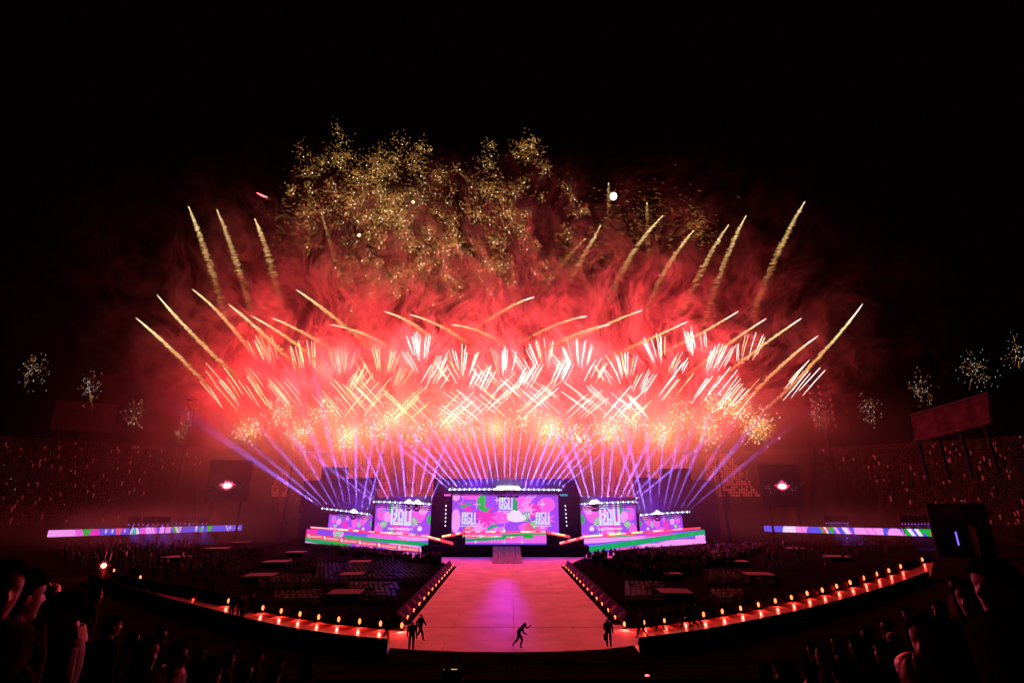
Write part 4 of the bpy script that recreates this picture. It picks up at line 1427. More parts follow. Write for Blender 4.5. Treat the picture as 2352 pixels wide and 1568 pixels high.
def portal():
    Y = 120
    a, b = P(2151, 1268, Y), P(2271, 1268, Y)
    zt = P(2200, 1156, Y).z
    root = thing('entrance_portal', 'printed entrance portal with dark doorway at the foot of the right grandstand', 'portal', (a.x, a.y, 0), R(-12))
    w = (b - a).length
    dx0, dx1 = w * .24, w * .72
    dz = P(2200, 1205, Y).z
    part('side_panel', MB().box((dx0 / 2, 0, zt / 2), (dx0, .5, zt)), M['portal'], root)
    part('side_panel', MB().box(((dx1 + w) / 2, 0, zt / 2), (w - dx1, .5, zt)), M['portal'], root)
    part('header', MB().box(((dx0 + dx1) / 2, 0, (zt + dz) / 2), (dx1 - dx0 - .01, .5, zt - dz)), M['portal'], root)
    part('dark_backing', MB().box(((dx0 + dx1) / 2, 2.0, dz / 2), (dx1 - dx0, .2, dz)), M['black'], root)  # black sheet behind the doorway stands in for the darkness inside
    part('neon_tube', MB().tube([(w * .48, 1.7, dz * .35), (w * .48, 1.7, dz * .78)], .14, 6), M['blue_neon'], root)
    # emblem and text on the header
    k = (zt - dz) * .62 / 8
    x, z = w * .27, dz + (zt - dz) * .18
    def rc(a_, b_, c_, d_):
        return [(x + a_ * k, -.262, z + b_ * k), (x + c_ * k, -.262, z + b_ * k), (x + c_ * k, -.262, z + d_ * k), (x + a_ * k, -.262, z + d_ * k)]
    mb = MB()
    for q in (rc(0, 0, 1, 8), rc(1, 7, 3.1, 8), rc(2.2, 4.1, 3.1, 7), rc(1, 5.2, 2.2, 6), rc(1.35, 0, 6.2, 1), rc(3.45, 7, 6.25, 8), rc(3.45, 5, 4.4, 7), rc(3.45, 4.2, 6.25, 5), rc(5.3, 1.2, 6.25, 4.2), rc(3.45, 1.2, 5.3, 2.1), rc(1.35, 2.9, 3.1, 3.7), rc(6.6, 0, 7.6, 8), rc(8.8, 0, 9.8, 8), rc(7.6, 0, 8.8, 1)):
        mb.add(q, [(0, 1, 2, 3)])
    part('emblem', mb, M['portalprint'], root)
    for i, tx in enumerate(('Juegos', 'Panamericanos', 'Junior')):
        c = bpy.data.curves.new('lettering', 'FONT')
        c.body = tx
        c.size = k * 2.6
        c.resolution_u = 1
        o = bpy.data.objects.new('lettering', c)
        COL.objects.link(o)
        me = bpy.data.meshes.new_from_object(o.evaluated_get(bpy.context.evaluated_depsgraph_get()))
        bpy.data.objects.remove(o)
        me.materials.clear()
        me.materials.append(M['portalprint'])
        t = obj('lettering', me, root, (x + 11 * k, -.262, z + (5.4 - i * 2.6) * k))
        t.rotation_euler = (R(90), 0, 0)
    # printed shapes
    for (u, v, r) in ((.08, .2, .9), (.12, .5, 1.1), (.9, .3, 1.2), (.85, .7, 1.0), (.1, .8, .8)):
        mb = MB().add([(u * w + r * (1 if i % 2 else .5) * math.cos(i * math.pi / 7), -.262, v * zt + r * (1 if i % 2 else .5) * math.sin(i * math.pi / 7)) for i in range(14)], [tuple(range(14))])
        part('print', mb, M['bannerprint'], root)
portal()

# ------------------------------------------------------------------ risers among the chairs
RISERS = [((757, 834), (1350, 1364)), ((782, 837), (1311.5, 1320)), ((801, 853), (1284, 1291)), ((567, 631), (1313, 1323.5)), ((609, 665), (1283, 1292)), ((658, 702), (1263, 1269)), ((535, 574), (1240.5, 1246.5)), ((477, 521), (1254, 1261)),
          ((382, 433), (1271, 1283)), ((1511, 1586), (1348, 1362.5)), ((1526, 1564), (1310, 1320)), ((1710, 1771), (1311, 1321)), ((1668, 1717), (1283, 1291)), ((1629, 1668), (1263, 1269.6)), ((1809, 1844), (1254, 1261)), ((1899, 1947), (1272, 1280))]
riser_xy = []
for i, ((x0, x1), (y0, y1)) in enumerate(RISERS):
    left = x0 < 1176
    c = G((x0 + x1) / 2, (y0 + y1) / 2, .9)
    k = (Vector((c.x, c.y, 0)).length) / 1176
    w = (x1 - x0) * k * .82
    dep = min(4.6, max(2.6, w * 1.0))
    riser_xy.append((c.x, c.y, max(w, dep) / 2 + 1.0))
    root = thing('camera_riser', '', 'platform', (c.x, c.y, 0), math.atan2(c.x, c.y) * -.35, 'square risers among the chairs')
    same = [q for q in RISERS if (q[0][0] < 1176) == left]
    order = sorted(same, key=lambda q: -q[1][1])
    tag(root, 'square pale topped riser, %s nearest the camera in the %s half of the infield' % (nth(order.index(((x0, x1), (y0, y1)))), 'left' if left else 'right'))
    part('top', MB().box((0, 0, .86), (w, dep, .08)), M['riser'], root)
    part('skirt', MB().box((0, 0, .41), (w - .1, dep - .1, .82)), M['black'], root)

# ------------------------------------------------------------------ chairs
def chair_mesh():
    mb = MB()
    mb.box((0, 0, .45), (.44, .44, .04)).box((0, .22, .70), (.42, .035, .36))
    mb.box((0, .245, .89), (.44, .05, .05), 0, 1)
    for x in (-.19, .19):
        mb.box((x, -.19, .215), (.03, .03, .43), 0, 1)
        mb.box((x, .22, .35), (.03, .03, .70), 0, 1)
    return mesh('chair', mb, [M['chair'], M['chairleg']])
CH = chair_mesh()
spots = []
def block(px0, px1, py0, py1, rowgap, colgap, seed, keep=.93):
    r2 = random.Random(seed)
    y0, y1 = G(1176, py1).y, G(1176, py0).y
    y = y0
    while y < y1:
        f = ray(px0, py0)
        x0 = (px0 - 1176) / 1176 * y * .985
        x1 = (px1 - 1176) / 1176 * y * .985
        x = x0
        while x < x1:
            if r2.random() < keep and all(abs(x - a) > c or abs(y - b) > c for a, b, c in riser_xy):
                spots.append((x + r2.uniform(-.05, .05), y + r2.uniform(-.06, .06)))
            x += colgap
        y += rowgap
block(835, 935, 1352, 1385, 1.1, .62, 1)
block(680, 770, 1372, 1392, 1.1, .62, 2)
block(640, 750, 1330, 1352, 1.2, .64, 3)
block(760, 1000, 1305, 1342, 1.3, .68, 4)
block(700, 775, 1290, 1310, 1.5, .7, 5)
block(540, 640, 1265, 1283, 1.8, .8, 6)
block(860, 990, 1288, 1303, 1.6, .75, 7)
block(470, 590, 1290, 1312, 1.5, .75, 8)
block(1420, 1500, 1350, 1385, 1.1, .62, 9)
block(1600, 1660, 1370, 1390, 1.1, .62, 10)
block(1590, 1690, 1318, 1342, 1.2, .66, 11)
block(1700, 1740, 1322, 1345, 1.2, .66, 12)
block(1720, 1800, 1290, 1310, 1.5, .75, 13)
def seen(p):
    return p[1] + abs(p[0]) * .1
spots.sort(key=seen)
used_c = 0
cm = MB()
for i, (x, y) in enumerate(spots):
    if i < 300:
        o = obj('chair', CH, None, (x, y, .008), R(180) + rnd.uniform(-.08, .08))
        tag(o, 'empty black chair in the rows on the %s half of the infield' % ('left' if x < 0 else 'right'), 'chair', 'empty chairs on the %s half of the infield' % ('left' if x < 0 else 'right'))
    else:
        cm.box((x, y, .45), (.44, .44, .05)).box((x, y - .22, .70), (.42, .04, .36)).box((x, y - .245, .89), (.44, .05, .05), 0, 1)
        for sx in (-.19, .19):
            cm.box((x + sx, y, .22), (.03, .40, .43), 0, 0)
tag(obj('distant_seating', mesh('distant_seating', cm, [M['chair'], M['chairleg']])), 'far rows of empty black chairs on the infield', None, None, 'stuff')

# ------------------------------------------------------------------ people
def skin_person(joints, edges, radii, root=0, sub=1):
    me = bpy.data.meshes.new('tmp')
    me.from_pydata(joints, edges, [])
    o = bpy.data.objects.new('tmp', me)
    COL.objects.link(o)
    sk = o.modifiers.new('skin', 'SKIN')
    for i, r in enumerate(radii):
        d = me.skin_vertices[0].data[i]
        d.radius = r if isinstance(r, tuple) else (r, r)
        d.use_root = (i == root)
    sb = o.modifiers.new('sub', 'SUBSURF')
    sb.levels = sub
    sb.render_levels = sub
    dg = bpy.context.evaluated_depsgraph_get()
    out = bpy.data.meshes.new_from_object(o.evaluated_get(dg))
    bpy.data.objects.remove(o)
    return out

def pose(kind):
    """joint positions for a 1.72 m figure facing -y"""
    J = dict(pel=(0, 0, .95), wai=(0, 0, 1.10), che=(0, 0, 1.32), nec=(0, 0, 1.48), hea=(0, -.01, 1.57), top=(0, 0, 1.68),
             lh=(-.10, 0, .92), lk=(-.11, -.01, .50), la=(-.11, .02, .09), lt=(-.12, -.13, .04),
             rh=(.10, 0, .92), rk=(.11, -.01, .50), ra=(.11, .02, .09), rt=(.12, -.13, .04),
             ls=(-.19, 0, 1.41), le=(-.25, .03, 1.13), lw=(-.26, -.05, .88), lf=(-.26, -.09, .78),
             rs=(.19, 0, 1.41), re=(.25, .03, 1.13), rw=(.26, -.05, .88), rf=(.26, -.09, .78))
    if kind == 'cheer':
        J.update(le=(-.30, -.06, 1.60), lw=(-.26, -.12, 1.86), lf=(-.25, -.13, 1.95), re=(.30, -.06, 1.60), rw=(.24, -.12, 1.86), rf=(.23, -.13, 1.95))
    elif kind == 'film':
        J.update(le=(-.24, -.14, 1.22), lw=(-.12, -.34, 1.45), lf=(-.08, -.40, 1.52), re=(.24, -.14, 1.22), rw=(.12, -.34, 1.45), rf=(.08, -.40, 1.52))
    elif kind == 'onearm':
        J.update(re=(.28, -.10, 1.58), rw=(.24, -.16, 1.84), rf=(.23, -.17, 1.93))
    elif kind == 'walk':
        J.update(lk=(-.11, -.22, .53), la=(-.11, -.30, .11), lt=(-.12, -.44, .08), rk=(.11, .10, .50), ra=(.11, .34, .16), rt=(.12, .26, .05),
                 le=(-.24, .16, 1.16), lw=(-.24, .10, .92), lf=(-.24, .06, .83), re=(.24, -.10, 1.14), rw=(.24, -.26, .96), rf=(.24, -.32, .90))
    elif kind == 'stoop':
        for k in ('wai', 'che', 'nec', 'hea', 'top', 'ls', 'rs'):
            x, y, z = J[k]
            a = R(38)
            J[k] = (x, y - (z - .95) * math.sin(a), .95 + (z - .95) * math.cos(a))
        J.update(lk=(-.12, -.25, .55), la=(-.12, -.12, .12), lt=(-.13, -.27, .05), rk=(.12, .05, .50), ra=(.12, .36, .17), rt=(.12, .30, .05),
                 le=(-.25, -.32, 1.0), lw=(-.24, -.50, .90), lf=(-.24, -.56, .86), re=(.26, -.50, 1.15), rw=(.24, -.68, 1.30), rf=(.23, -.72, 1.38), )
    elif kind == 'carry':
        J.update(le=(-.26, .02, 1.14), lw=(-.22, -.22, 1.02), lf=(-.18, -.30, 1.02))
    names = list(J)
    idx = {n: i for i, n in enumerate(names)}
    E = [('pel', 'wai'), ('wai', 'che'), ('che', 'nec'), ('nec', 'hea'), ('hea', 'top'), ('pel', 'lh'), ('lh', 'lk'), ('lk', 'la'), ('la', 'lt'), ('pel', 'rh'), ('rh', 'rk'), ('rk', 'ra'), ('ra', 'rt'),
         ('che', 'ls'), ('ls', 'le'), ('le', 'lw'), ('lw', 'lf'), ('che', 'rs'), ('rs', 're'), ('re', 'rw'), ('rw', 'rf')]
    rad = dict(pel=(.18, .14), wai=(.18, .14), che=(.20, .14), nec=.07, hea=.115, top=.095, lh=.11, lk=.08, la=.055, lt=.04, rh=.11, rk=.08, ra=.055, rt=.04, ls=.085, le=.065, lw=.042, lf=.035, rs=.085, re=.065, rw=.042, rf=.035)
    return skin_person([J[n] for n in names], [(idx[a], idx[b]) for a, b in E], [rad[n] for n in names], idx['pel'])

def dress(me, kind):
    for m in (M['cloth'], M['trouser'], M['skin'], M['hair']):
        me.materials.append(m)
    st = kind == 'stoop'
    idx = []
    for f in me.polygons:
        c = f.center
        if st:
            h = c.z + max(0, -c.y) * .55
            k = 1 if c.z < .93 and c.y > -.45 else (0 if h < 1.50 else (3 if c.y > -.40 else 2))
        elif c.z > 1.475 and abs(c.x) < .14:
            k = 3 if (c.y > -.03 or c.z > 1.66) else 2
        elif c.z > 1.7:
            k = 2
        elif c.z < .93 and abs(c.x) < .2:
            k = 1
        elif abs(c.x) > .15 and c.z < .88:
            k = 2
        else:
            k = 0
        idx.append(k)
    me.polygons.foreach_set('material_index', idx)
    me.polygons.foreach_set('use_smooth', [True] * len(me.polygons))
    return me
PM = {k: dress(pose(k), k) for k in ('stand', 'cheer', 'film', 'onearm', 'walk', 'stoop', 'carry')}
for k, me in PM.items():
    me.name = 'person'

people = []
def crowd_zone(pts, n, seed, where):
    """n standing people scattered inside a ground polygon given by its picture corners"""
    r2 = random.Random(seed)
    q = [G(*p) for p in pts]
    xs, ys = [p.x for p in q], [p.y for p in q]
    def inside(x, y):
        c = False
        for i in range(len(q)):
            a, b = q[i - 1], q[i]
            if (a.y > y) != (b.y > y) and x < (b.x - a.x) * (y - a.y) / (b.y - a.y) + a.x:
                c = not c
        return c
    k = tries = 0
    while k < n and tries < n * 60:
        tries += 1
        x, y = r2.uniform(min(xs), max(xs)), r2.uniform(min(ys), max(ys))
        if inside(x, y) and y < 121 + max(0, (abs(x) - 20)) * .55:
            people.append((x, y, r2.choice(('stand', 'stand', 'stand', 'film', 'cheer', 'onearm')), where))
            k += 1
crowd_zone(((1345, 1283), (1440, 1272), (1640, 1252), (1760, 1262), (1700, 1300), (1560, 1330), (1480, 1345), (1400, 1320)), 620, 31, 'in the dense crowd before the right stage wing')
crowd_zone(((715, 1256), (860, 1266), (890, 1284), (1020, 1289), (990, 1312), (900, 1296), (800, 1278), (715, 1268)), 230, 32, 'in the thin crowd before the left stage wing')
crowd_zone(((115, 1238), (330, 1236), (480, 1258), (520, 1330), (470, 1375), (300, 1330), (130, 1290)), 300, 33, 'in the crowd beside the left LED ribbon')
crowd_zone(((1760, 1250), (2100, 1236), (2090, 1262), (1900, 1300), (1760, 1320)), 90, 34, 'in the loose crowd near the right LED ribbon')
people.sort(key=lambda p: p[0] ** 2 + p[1] ** 2)
pm = MB()
r3 = random.Random(9)
for i, (x, y, k, where) in enumerate(people):
    rz = R(180) + math.atan2(-x * .3, 1) * 0 + r3.uniform(-.5, .5)
    if i < 262:
        o = obj('person', PM[k], None, (x, y, .008), rz)
        s = r3.uniform(.93, 1.08)
        o.scale = (s, s, s)
        tag(o, 'person in dark clothes standing ' + where, 'person', 'people ' + where)
    else:
        little_person(pm, x, y, .008, rz, r3.uniform(1.55, 1.85), False, r3)
tag(obj('crowd', mesh('crowd', pm, CROWDM)), 'dark standing crowd farther back on the infield', None, None, 'stuff')

def person(kind, px, py, rz, label, z=.012, s=1.12):
    p = G(px, py, z)
    o = obj('person', PM[kind], None, (p.x, p.y, z), rz)
    o.scale = (s * 1.14, s * 1.14, s)
    tag(o, label, 'person')
    return o, p
person('stoop', 1191, 1487, R(80), 'stooping person hurrying across the middle of the runway, arms raised')
person('carry', 1399, 1484, R(0), 'person standing at the right front corner of the runway with a bag')
person('stand', 944, 1492, R(20), 'person standing near the left front corner of the runway')
person('walk', 964, 1470, R(70), 'person striding behind another at the left front of the runway')
person('walk', 886, 1466, R(60), 'person bending at the end of the left barrier, near the runway', s=.95)
person('walk', 1476, 1466, R(-80), 'person walking off the runway onto the right track, first from the runway')
person('walk', 1519, 1452, R(-90), 'person striding on the right track, second from the runway')
person('walk', 1577, 1441, R(-70), 'person leaning forward on the right track, third from the runway')
person('stoop', 1592, 1441, R(-90), 'stooping person on the right track, fourth from the runway')
person('walk', 1604, 1440, R(-80), 'person walking on the right track, farthest from the runway')
for i, (x, y, k) in enumerate(((530, 1414, 'stand'), (548, 1417, 'film'), (556, 1420, 'stand'), (575, 1412, 'walk'))):
    person(k, x, y, R(40 * i), 'person on the left track by the floor lamps, %s of a group of four' % nth(i))
p = G(1391, 1468, .7)
lone('bag', MB().box((0, 0, 0), (.22, .5, .34)).tube([(0, -.15, .17), (0, -.1, .34), (0, .1, .34), (0, .15, .17)], .02, 5), M['black'], 'dark bag carried at the right front corner of the runway', 'bag', None, (p.x, p.y, .85))

# ------------------------------------------------------------------ spectators close to the camera
def interp(tab, z):
    for (z0, v0), (z1, v1) in zip(tab, tab[1:]):
        if z <= z1:
            t = max(0, (z - z0) / (z1 - z0))
            t = t * t * (3 - 2 * t)
            return v0 + (v1 - v0) * t
    return tab[-1][1]
FRONT = [(0, .062), (.012, .080), (.03, .082), (.045, .080), (.06, .084), (.085, .086), (.12, .087), (.135, .084), (.15, .090), (.18, .088), (.205, .074), (.228, .046), (.242, .0)]
BACK = [(0, .0), (.04, .045), (.08, .082), (.12, .100), (.16, .104), (.195, .088), (.225, .052), (.242, .0)]
WIDE = [(0, .022), (.012, .036), (.035, .052), (.07, .064), (.11, .072), (.145, .077), (.18, .075), (.21, .060), (.230, .036), (.242, .001)]
def sculpt_head():
    """a head 0.24 m high, chin at z = 0, facing -y, built ring by ring from a face profile"""
    nu = 44
    zs = [i * .242 / 46 for i in range(47)]
    vs, fs = [], []
    for z in zs:
        f, b, w = interp(FRONT, z), interp(BACK, z), interp(WIDE, z)
        for k in range(nu):
            a = 2 * math.pi * k / nu
            c, s2 = math.cos(a), math.sin(a)
            X = w * math.copysign(abs(c) ** .85, c)
            Y = (b if s2 > 0 else f) * math.copysign(abs(s2) ** .9, s2)
            if s2 < 0:
                g = lambda cx, cz, sx, sz: math.exp(-((X - cx) / sx) ** 2 - ((z - cz) / sz) ** 2)
                Y -= .030 * g(0, .092, .013, .012) + .020 * g(0, .108, .011, .014) + .010 * g(0, .124, .010, .012)
                Y -= .009 * (g(-.013, .088, .008, .008) + g(.013, .088, .008, .008))
                Y += .014 * (g(-.030, .124, .015, .011) + g(.030, .124, .015, .011))
                Y -= .006 * (g(-.030, .143, .020, .007) + g(.030, .143, .020, .007))
                Y -= .010 * g(0, .064, .022, .006) + .009 * g(0, .051, .019, .006)
                Y += .006 * g(0, .0575, .026, .003) + .006 * g(0, .039, .022, .006)
                Y -= .010 * g(0, .016, .020, .014)
                Y -= .005 * (g(-.040, .092, .014, .018) + g(.040, .092, .014, .018))
            vs.append((X, Y, z))
    n = len(zs)
    for i in range(n - 1):
        for k in range(nu):
            fs.append((i * nu + k, i * nu + (k + 1) % nu, (i + 1) * nu + (k + 1) % nu, (i + 1) * nu + k))
    fs.append(tuple(range(nu - 1, -1, -1)))
    fs.append(tuple((n - 1) * nu + k for k in range(nu)))
    return vs, fs

def near_mesh(kind):
    """a whole standing body, one continuous remeshed surface, 1.72 m, facing -y"""
    bmx = bmesh.new()
    def put(vs, fs, off=(0, 0, 0), s=1.0):
        v2 = [bmx.verts.new((v[0] * s + off[0], v[1] * s + off[1], v[2] * s + off[2])) for v in vs]
        for f in fs:
            try:
                bmx.faces.new([v2[i] for i in f])
            except ValueError:
                pass
    base = MB()
    def body(rings, n=18):
        vs, fs = [], []
        for z, rx, ry, oy in rings:
            for k in range(n):
                w = 2 * math.pi * k / n
                c, s2 = math.cos(w), math.sin(w)
                vs.append((math.copysign(abs(c) ** .8, c) * rx, math.copysign(abs(s2) ** .8, s2) * ry + oy, z))
        for i in range(len(rings) - 1):
            for k in range(n):
                fs.append((i * n + k, i * n + (k + 1) % n, (i + 1) * n + (k + 1) % n, (i + 1) * n + k))
        fs.append(tuple(range(n - 1, -1, -1)))
        fs.append(tuple((len(rings) - 1) * n + k for k in range(n)))
        return vs, fs
    wd = 1.0 if kind == 'man' else .88
    put(*body([(.80, .16, .11, 0), (.95, .175, .125, 0), (1.10, .16 * wd, .115, 0), (1.28, .20 * wd, .13, .005), (1.38, .225 * wd, .12, .01), (1.44, .19 * wd, .10, .015), (1.475, .10, .075, .02), (1.50, .062, .065, .015), (1.56, .056, .062, 0)]))
    hv, hf = sculpt_head()
    put(hv, hf, (0, -.025, 1.485))
    for sx in (-1, 1):
        put(*(lambda m: (m.v, m.f))(MB().tube([(sx * .10, 0, .88), (sx * .105, -.01, .50), (sx * .105, .015, .08)], [.095, .065, .045], 10)))
        put(*(lambda m: (m.v, m.f))(MB().tube([(sx * .105, .06, .045), (sx * .11, -.05, .04), (sx * .115, -.16, .03)], [.04, .045, .03], 8)))
        put(*(lambda m: (m.v, m.f))(MB().tube([(sx * .185 * wd, .01, 1.41), (sx * .235 * wd, .02, 1.28), (sx * .25 * wd, .03, 1.12), (sx * .25 * wd, -.04, .95), (sx * .25 * wd, -.07, .86)], [.068, .062, .05, .042, .03], 10)))
        put(*(lambda m: (m.v, m.f))(MB().ball((sx * .079, .0, 1.605), .026, 8, 6, 0, (.45, .9, 1.3))))
        for q in range(4):
            put(*(lambda m: (m.v, m.f))(MB().tube([(sx * .25 * wd, -.055 - q * .018 + .02, .86), (sx * .245 * wd, -.065 - q * .018 + .02, .80), (sx * .235 * wd, -.075 - q * .018 + .02, .775 + .008 * abs(q - 1.5))], [.012, .010, .008], 6)))
        put(*(lambda m: (m.v, m.f))(MB().tube([(sx * .235 * wd, -.10, .88), (sx * .22 * wd, -.13, .84), (sx * .215 * wd, -.14, .81)], [.013, .011, .009], 6)))
    me = bpy.data.meshes.new('person')
    bmesh.ops.recalc_face_normals(bmx, faces=bmx.faces)
    bmx.to_mesh(me)
    bmx.free()
    o = bpy.data.objects.new('tmp', me)
    COL.objects.link(o)
    md = o.modifiers.new('r', 'REMESH')
    md.mode = 'VOXEL'
    md.voxel_size = .0078
    sm2 = o.modifiers.new('s', 'SMOOTH')
    sm2.factor = .4
    sm2.iterations = 1
    out = bpy.data.meshes.new_from_object(o.evaluated_get(bpy.context.evaluated_depsgraph_get()))
    bpy.data.objects.remove(o)
    out.polygons.foreach_set('use_smooth', [True] * len(out.polygons))
    return out

def near_dress(me, shirt):
    me = me.copy()
    me.materials.clear()
    for m in (shirt, M['trouser'], M['skin']):
        me.materials.append(m)
    idx = []
    for f in me.polygons:
        c = f.center
        if c.z > 1.485 or (abs(c.x) > .17 and c.z < .90):
            idx.append(2)
        elif c.z < .92:
            idx.append(1)
        else:
            idx.append(0)
    me.polygons.foreach_set('material_index', idx)
    me.name = 'person'
    return me
NB = {k: near_mesh(k) for k in ('man', 'woman')}
ND = {}
for kk in ('man', 'woman'):
    for sh in ('cloth', 'brown', 'cloth2'):
        ND[kk, sh] = near_dress(NB[kk], M[sh])

def hair_mesh(style):
    """hair over the head of near_mesh, a little proud of the skull"""
    nu = 44
    zs = [-.16 + i * .41 / 50 for i in range(51)]
    vs, keep, fs = [], [], []
    for z in zs:
        zz = max(0.0, min(.2419, z * .965))
        f, b, w = interp(FRONT, zz), interp(BACK, zz), interp(WIDE, zz)
        if z < .13:
            b = max(b, .092 if style == 'long' else b)
            w = max(w, .074 if style == 'long' else w)
        pad = {'short': .013, 'long': .016, 'bald': .004}[style]
        for k in range(nu):
            a = 2 * math.pi * k / nu
            c, s2 = math.cos(a), math.sin(a)
            j = pad * (1 + .55 * mnoise.noise(Vector((c * 4, s2 * 4, z * (9 if style == 'long' else 34)))))
            X = (w + j) * math.copysign(abs(c) ** .85, c)
            Y = ((b if s2 > 0 else f) + j) * math.copysign(abs(s2) ** .9, s2)
            if style == 'long' and z < .02:
                X *= 1 + (.02 - z) * .8
                Y = Y * .9 + .02
            vs.append((X, Y - .025, z + 1.485 + (j if z > .2 else 0)))
            if style == 'short':
                ok = z > .19 - .02 * c * c or (s2 > -.12 and z > .135) or (s2 > .30 and z > .045)
            elif style == 'long':
                ok = z > .20 or s2 > -.30 or (s2 > -.62 and z > .172)
            else:
                ok = s2 > .05 and .055 < z < .165
            keep.append(ok)
    n = len(zs)
    for i in range(n - 1):
        for k in range(nu):
            q = (i * nu + k, i * nu + (k + 1) % nu, (i + 1) * nu + (k + 1) % nu, (i + 1) * nu + k)
            if sum(keep[j] for j in q) >= 3:
                fs.append(q)
    if style != 'bald':
        fs.append(tuple((n - 1) * nu + k for k in range(nu)))
    me = bpy.data.meshes.new('hair')
    me.from_pydata(vs, [], fs)
    me.polygons.foreach_set('use_smooth', [True] * len(me.polygons))
    return me
HM = {}
for stl in ('short', 'long', 'bald'):
    for hc in ('hair', 'hairlight'):
        m2 = hair_mesh(stl)
        m2.materials.append(M[hc])
        HM[stl, hc] = m2

def spectator(px, py, size, face, kind, shirt, hair, label, hc='hair', collar=False, cap=False):
    """px, py: centre of the head in the picture; size: its height there; face: heading of the nose (0 = towards the camera, 90 = to the right)"""
    d = ray(px, py)
    fwd = .25 * 1176 / size
    k = fwd / (d.y * CT + d.z * ST)
    p = Vector((0, 0, CAMZ)) + d * k
    a = R(face)
    o = obj('person', ND[kind, shirt], None, (p.x, p.y, p.z - 1.60), a)
    tag(o, label, 'person')
    obj('hair', HM[hair, hc], o)
    el0 = 105 - 107 * math.sqrt(max(0, 1 - (p.x / 150.0) ** 2))
    tier = 8.55 - .24 * max(0, min(18, math.floor(p.y - el0)))
    gap = p.z - 1.60 - tier
    if gap > .06:
        part('bench', MB().box((p.x, p.y, tier + gap / 2), (.6, .38, gap - .004)), M['concrete'], NEAR)
    if collar:
        mb = MB()
        n = 20
        vs = []
        for z, r_, oy in ((1.43, .135, .01), (1.52, .10, .01), (1.525, .112, .01), (1.43, .15, .01)):
            for k2 in range(n):
                w = R(-60) + R(300) * k2 / (n - 1) + R(0)
                vs.append((r_ * math.sin(w + math.pi), r_ * .85 * -math.cos(w + math.pi) * -1 + oy, z))
        fs = []
        for i in range(3):
            for k2 in range(n - 1):
                fs.append((i * n + k2, i * n + k2 + 1, (i + 1) * n + k2 + 1, (i + 1) * n + k2))
        me = mesh('collar', MB().add(vs, fs), M['white'])
        me.polygons.foreach_set('use_smooth', [True] * len(me.polygons))
        obj('collar', me, o)
    return o
# left corner
spectator(158, 1408, 86, -48, 'man', 'brown', 'short', 'smiling young man in brown jacket with pale collar at the lower left', collar=True)
spectator(116, 1420, 80, -25, 'woman', 'cloth', 'long', 'woman whose face shows just beside the smiling man with the pale collar')
spectator(88, 1384, 72, 120, 'man', 'cloth2', 'short', 'fair haired person looking at the stage behind the smiling pair', 'hairlight')
spectator(34, 1376, 112, 160, 'man', 'cloth', 'short', 'large dark figure seen from behind at the left edge')
spectator(70, 1345, 58, 150, 'woman', 'cloth', 'long', 'person in front of the large dark figure at the left edge')
spectator(-6, 1360, 120, 60, 'woman', 'cloth', 'long', 'woman cut off by the left edge of the picture')
spectator(331, 1504, 66, 70, 'woman', 'cloth', 'long', 'long haired woman in the lower left, turned toward the stage')
spectator(252, 1440, 46, 150, 'man', 'cloth', 'short', 'dark haired person lower down, right of the smiling man')
spectator(402, 1507, 52, 95, 'man', 'brown', 'short', 'man with pale collar looking right, below the left concrete ledge', collar=True)
spectator(478, 1556, 70, 175, 'man', 'cloth', 'short', 'dark round head at the bottom edge, left of centre')
spectator(560, 1540, 40, 140, 'woman', 'cloth', 'long', 'small dark spectator at the bottom edge near the left ledge')
spectator(625, 1558, 44, 170, 'man', 'cloth', 'short', 'dark spectator at the bottom edge right of the left ledge')
spectator(700, 1560, 40, 190, 'woman', 'cloth', 'long', 'long haired spectator at the bottom edge, rightmost of the left group')
spectator(1042, 1562, 60, 180, 'man', 'cloth', 'short', 'camera operator at the bottom edge in the middle')
# right corner
spectator(2300, 1352, 118, -82, 'man', 'cloth', 'short', 'big short haired man in profile at the right edge looking left')
spectator(2230, 1376, 74, -60, 'woman', 'cloth', 'long', 'woman in profile just left of the big short haired man', 'hair')
spectator(2140, 1476, 104, -62, 'woman', 'cloth', 'long', 'long haired woman in profile at the lower right')
spectator(2112, 1442, 46, -70, 'man', 'cloth', 'short', 'small face just left of the long haired woman')
spectator(2030, 1496, 48, -70, 'man', 'cloth', 'short', 'short haired person in profile, lower right, left of the long haired woman')
spectator(1974, 1484, 42, -150, 'woman', 'cloth', 'long', 'dark haired person beside the right ledge')
spectator(1896, 1508, 42, -120, 'woman', 'cloth', 'long', 'dark haired person at the lower right, leftmost of the group')
spectator(2056, 1470, 36, -80, 'man', 'cloth2', 'bald', 'bald person among the lower right spectators')
spectator(2126, 1578, 110, 190, 'woman', 'cloth2', 'long', 'brown haired head cut off by the bottom edge at the lower right', 'hairlight')
spectator(1858, 1545, 44, 170, 'man', 'cloth', 'short', 'dark head at the bottom edge right of the red lamp')
spectator(1815, 1556, 50, 200, 'woman', 'cloth', 'long', 'dark long haired head at the bottom edge, nearest the red lamp')
spectator(1930, 1548, 46, 175, 'man', 'cloth', 'short', 'dark head at the bottom edge below the right ledge')
spectator(2010, 1562, 60, 185, 'woman', 'cloth', 'long', 'dark head at the bottom edge in front of the profile man')
spectator(2352, 1500, 150, 178, 'man', 'cloth', 'long', 'huge dark shoulder and head in the lower right corner')
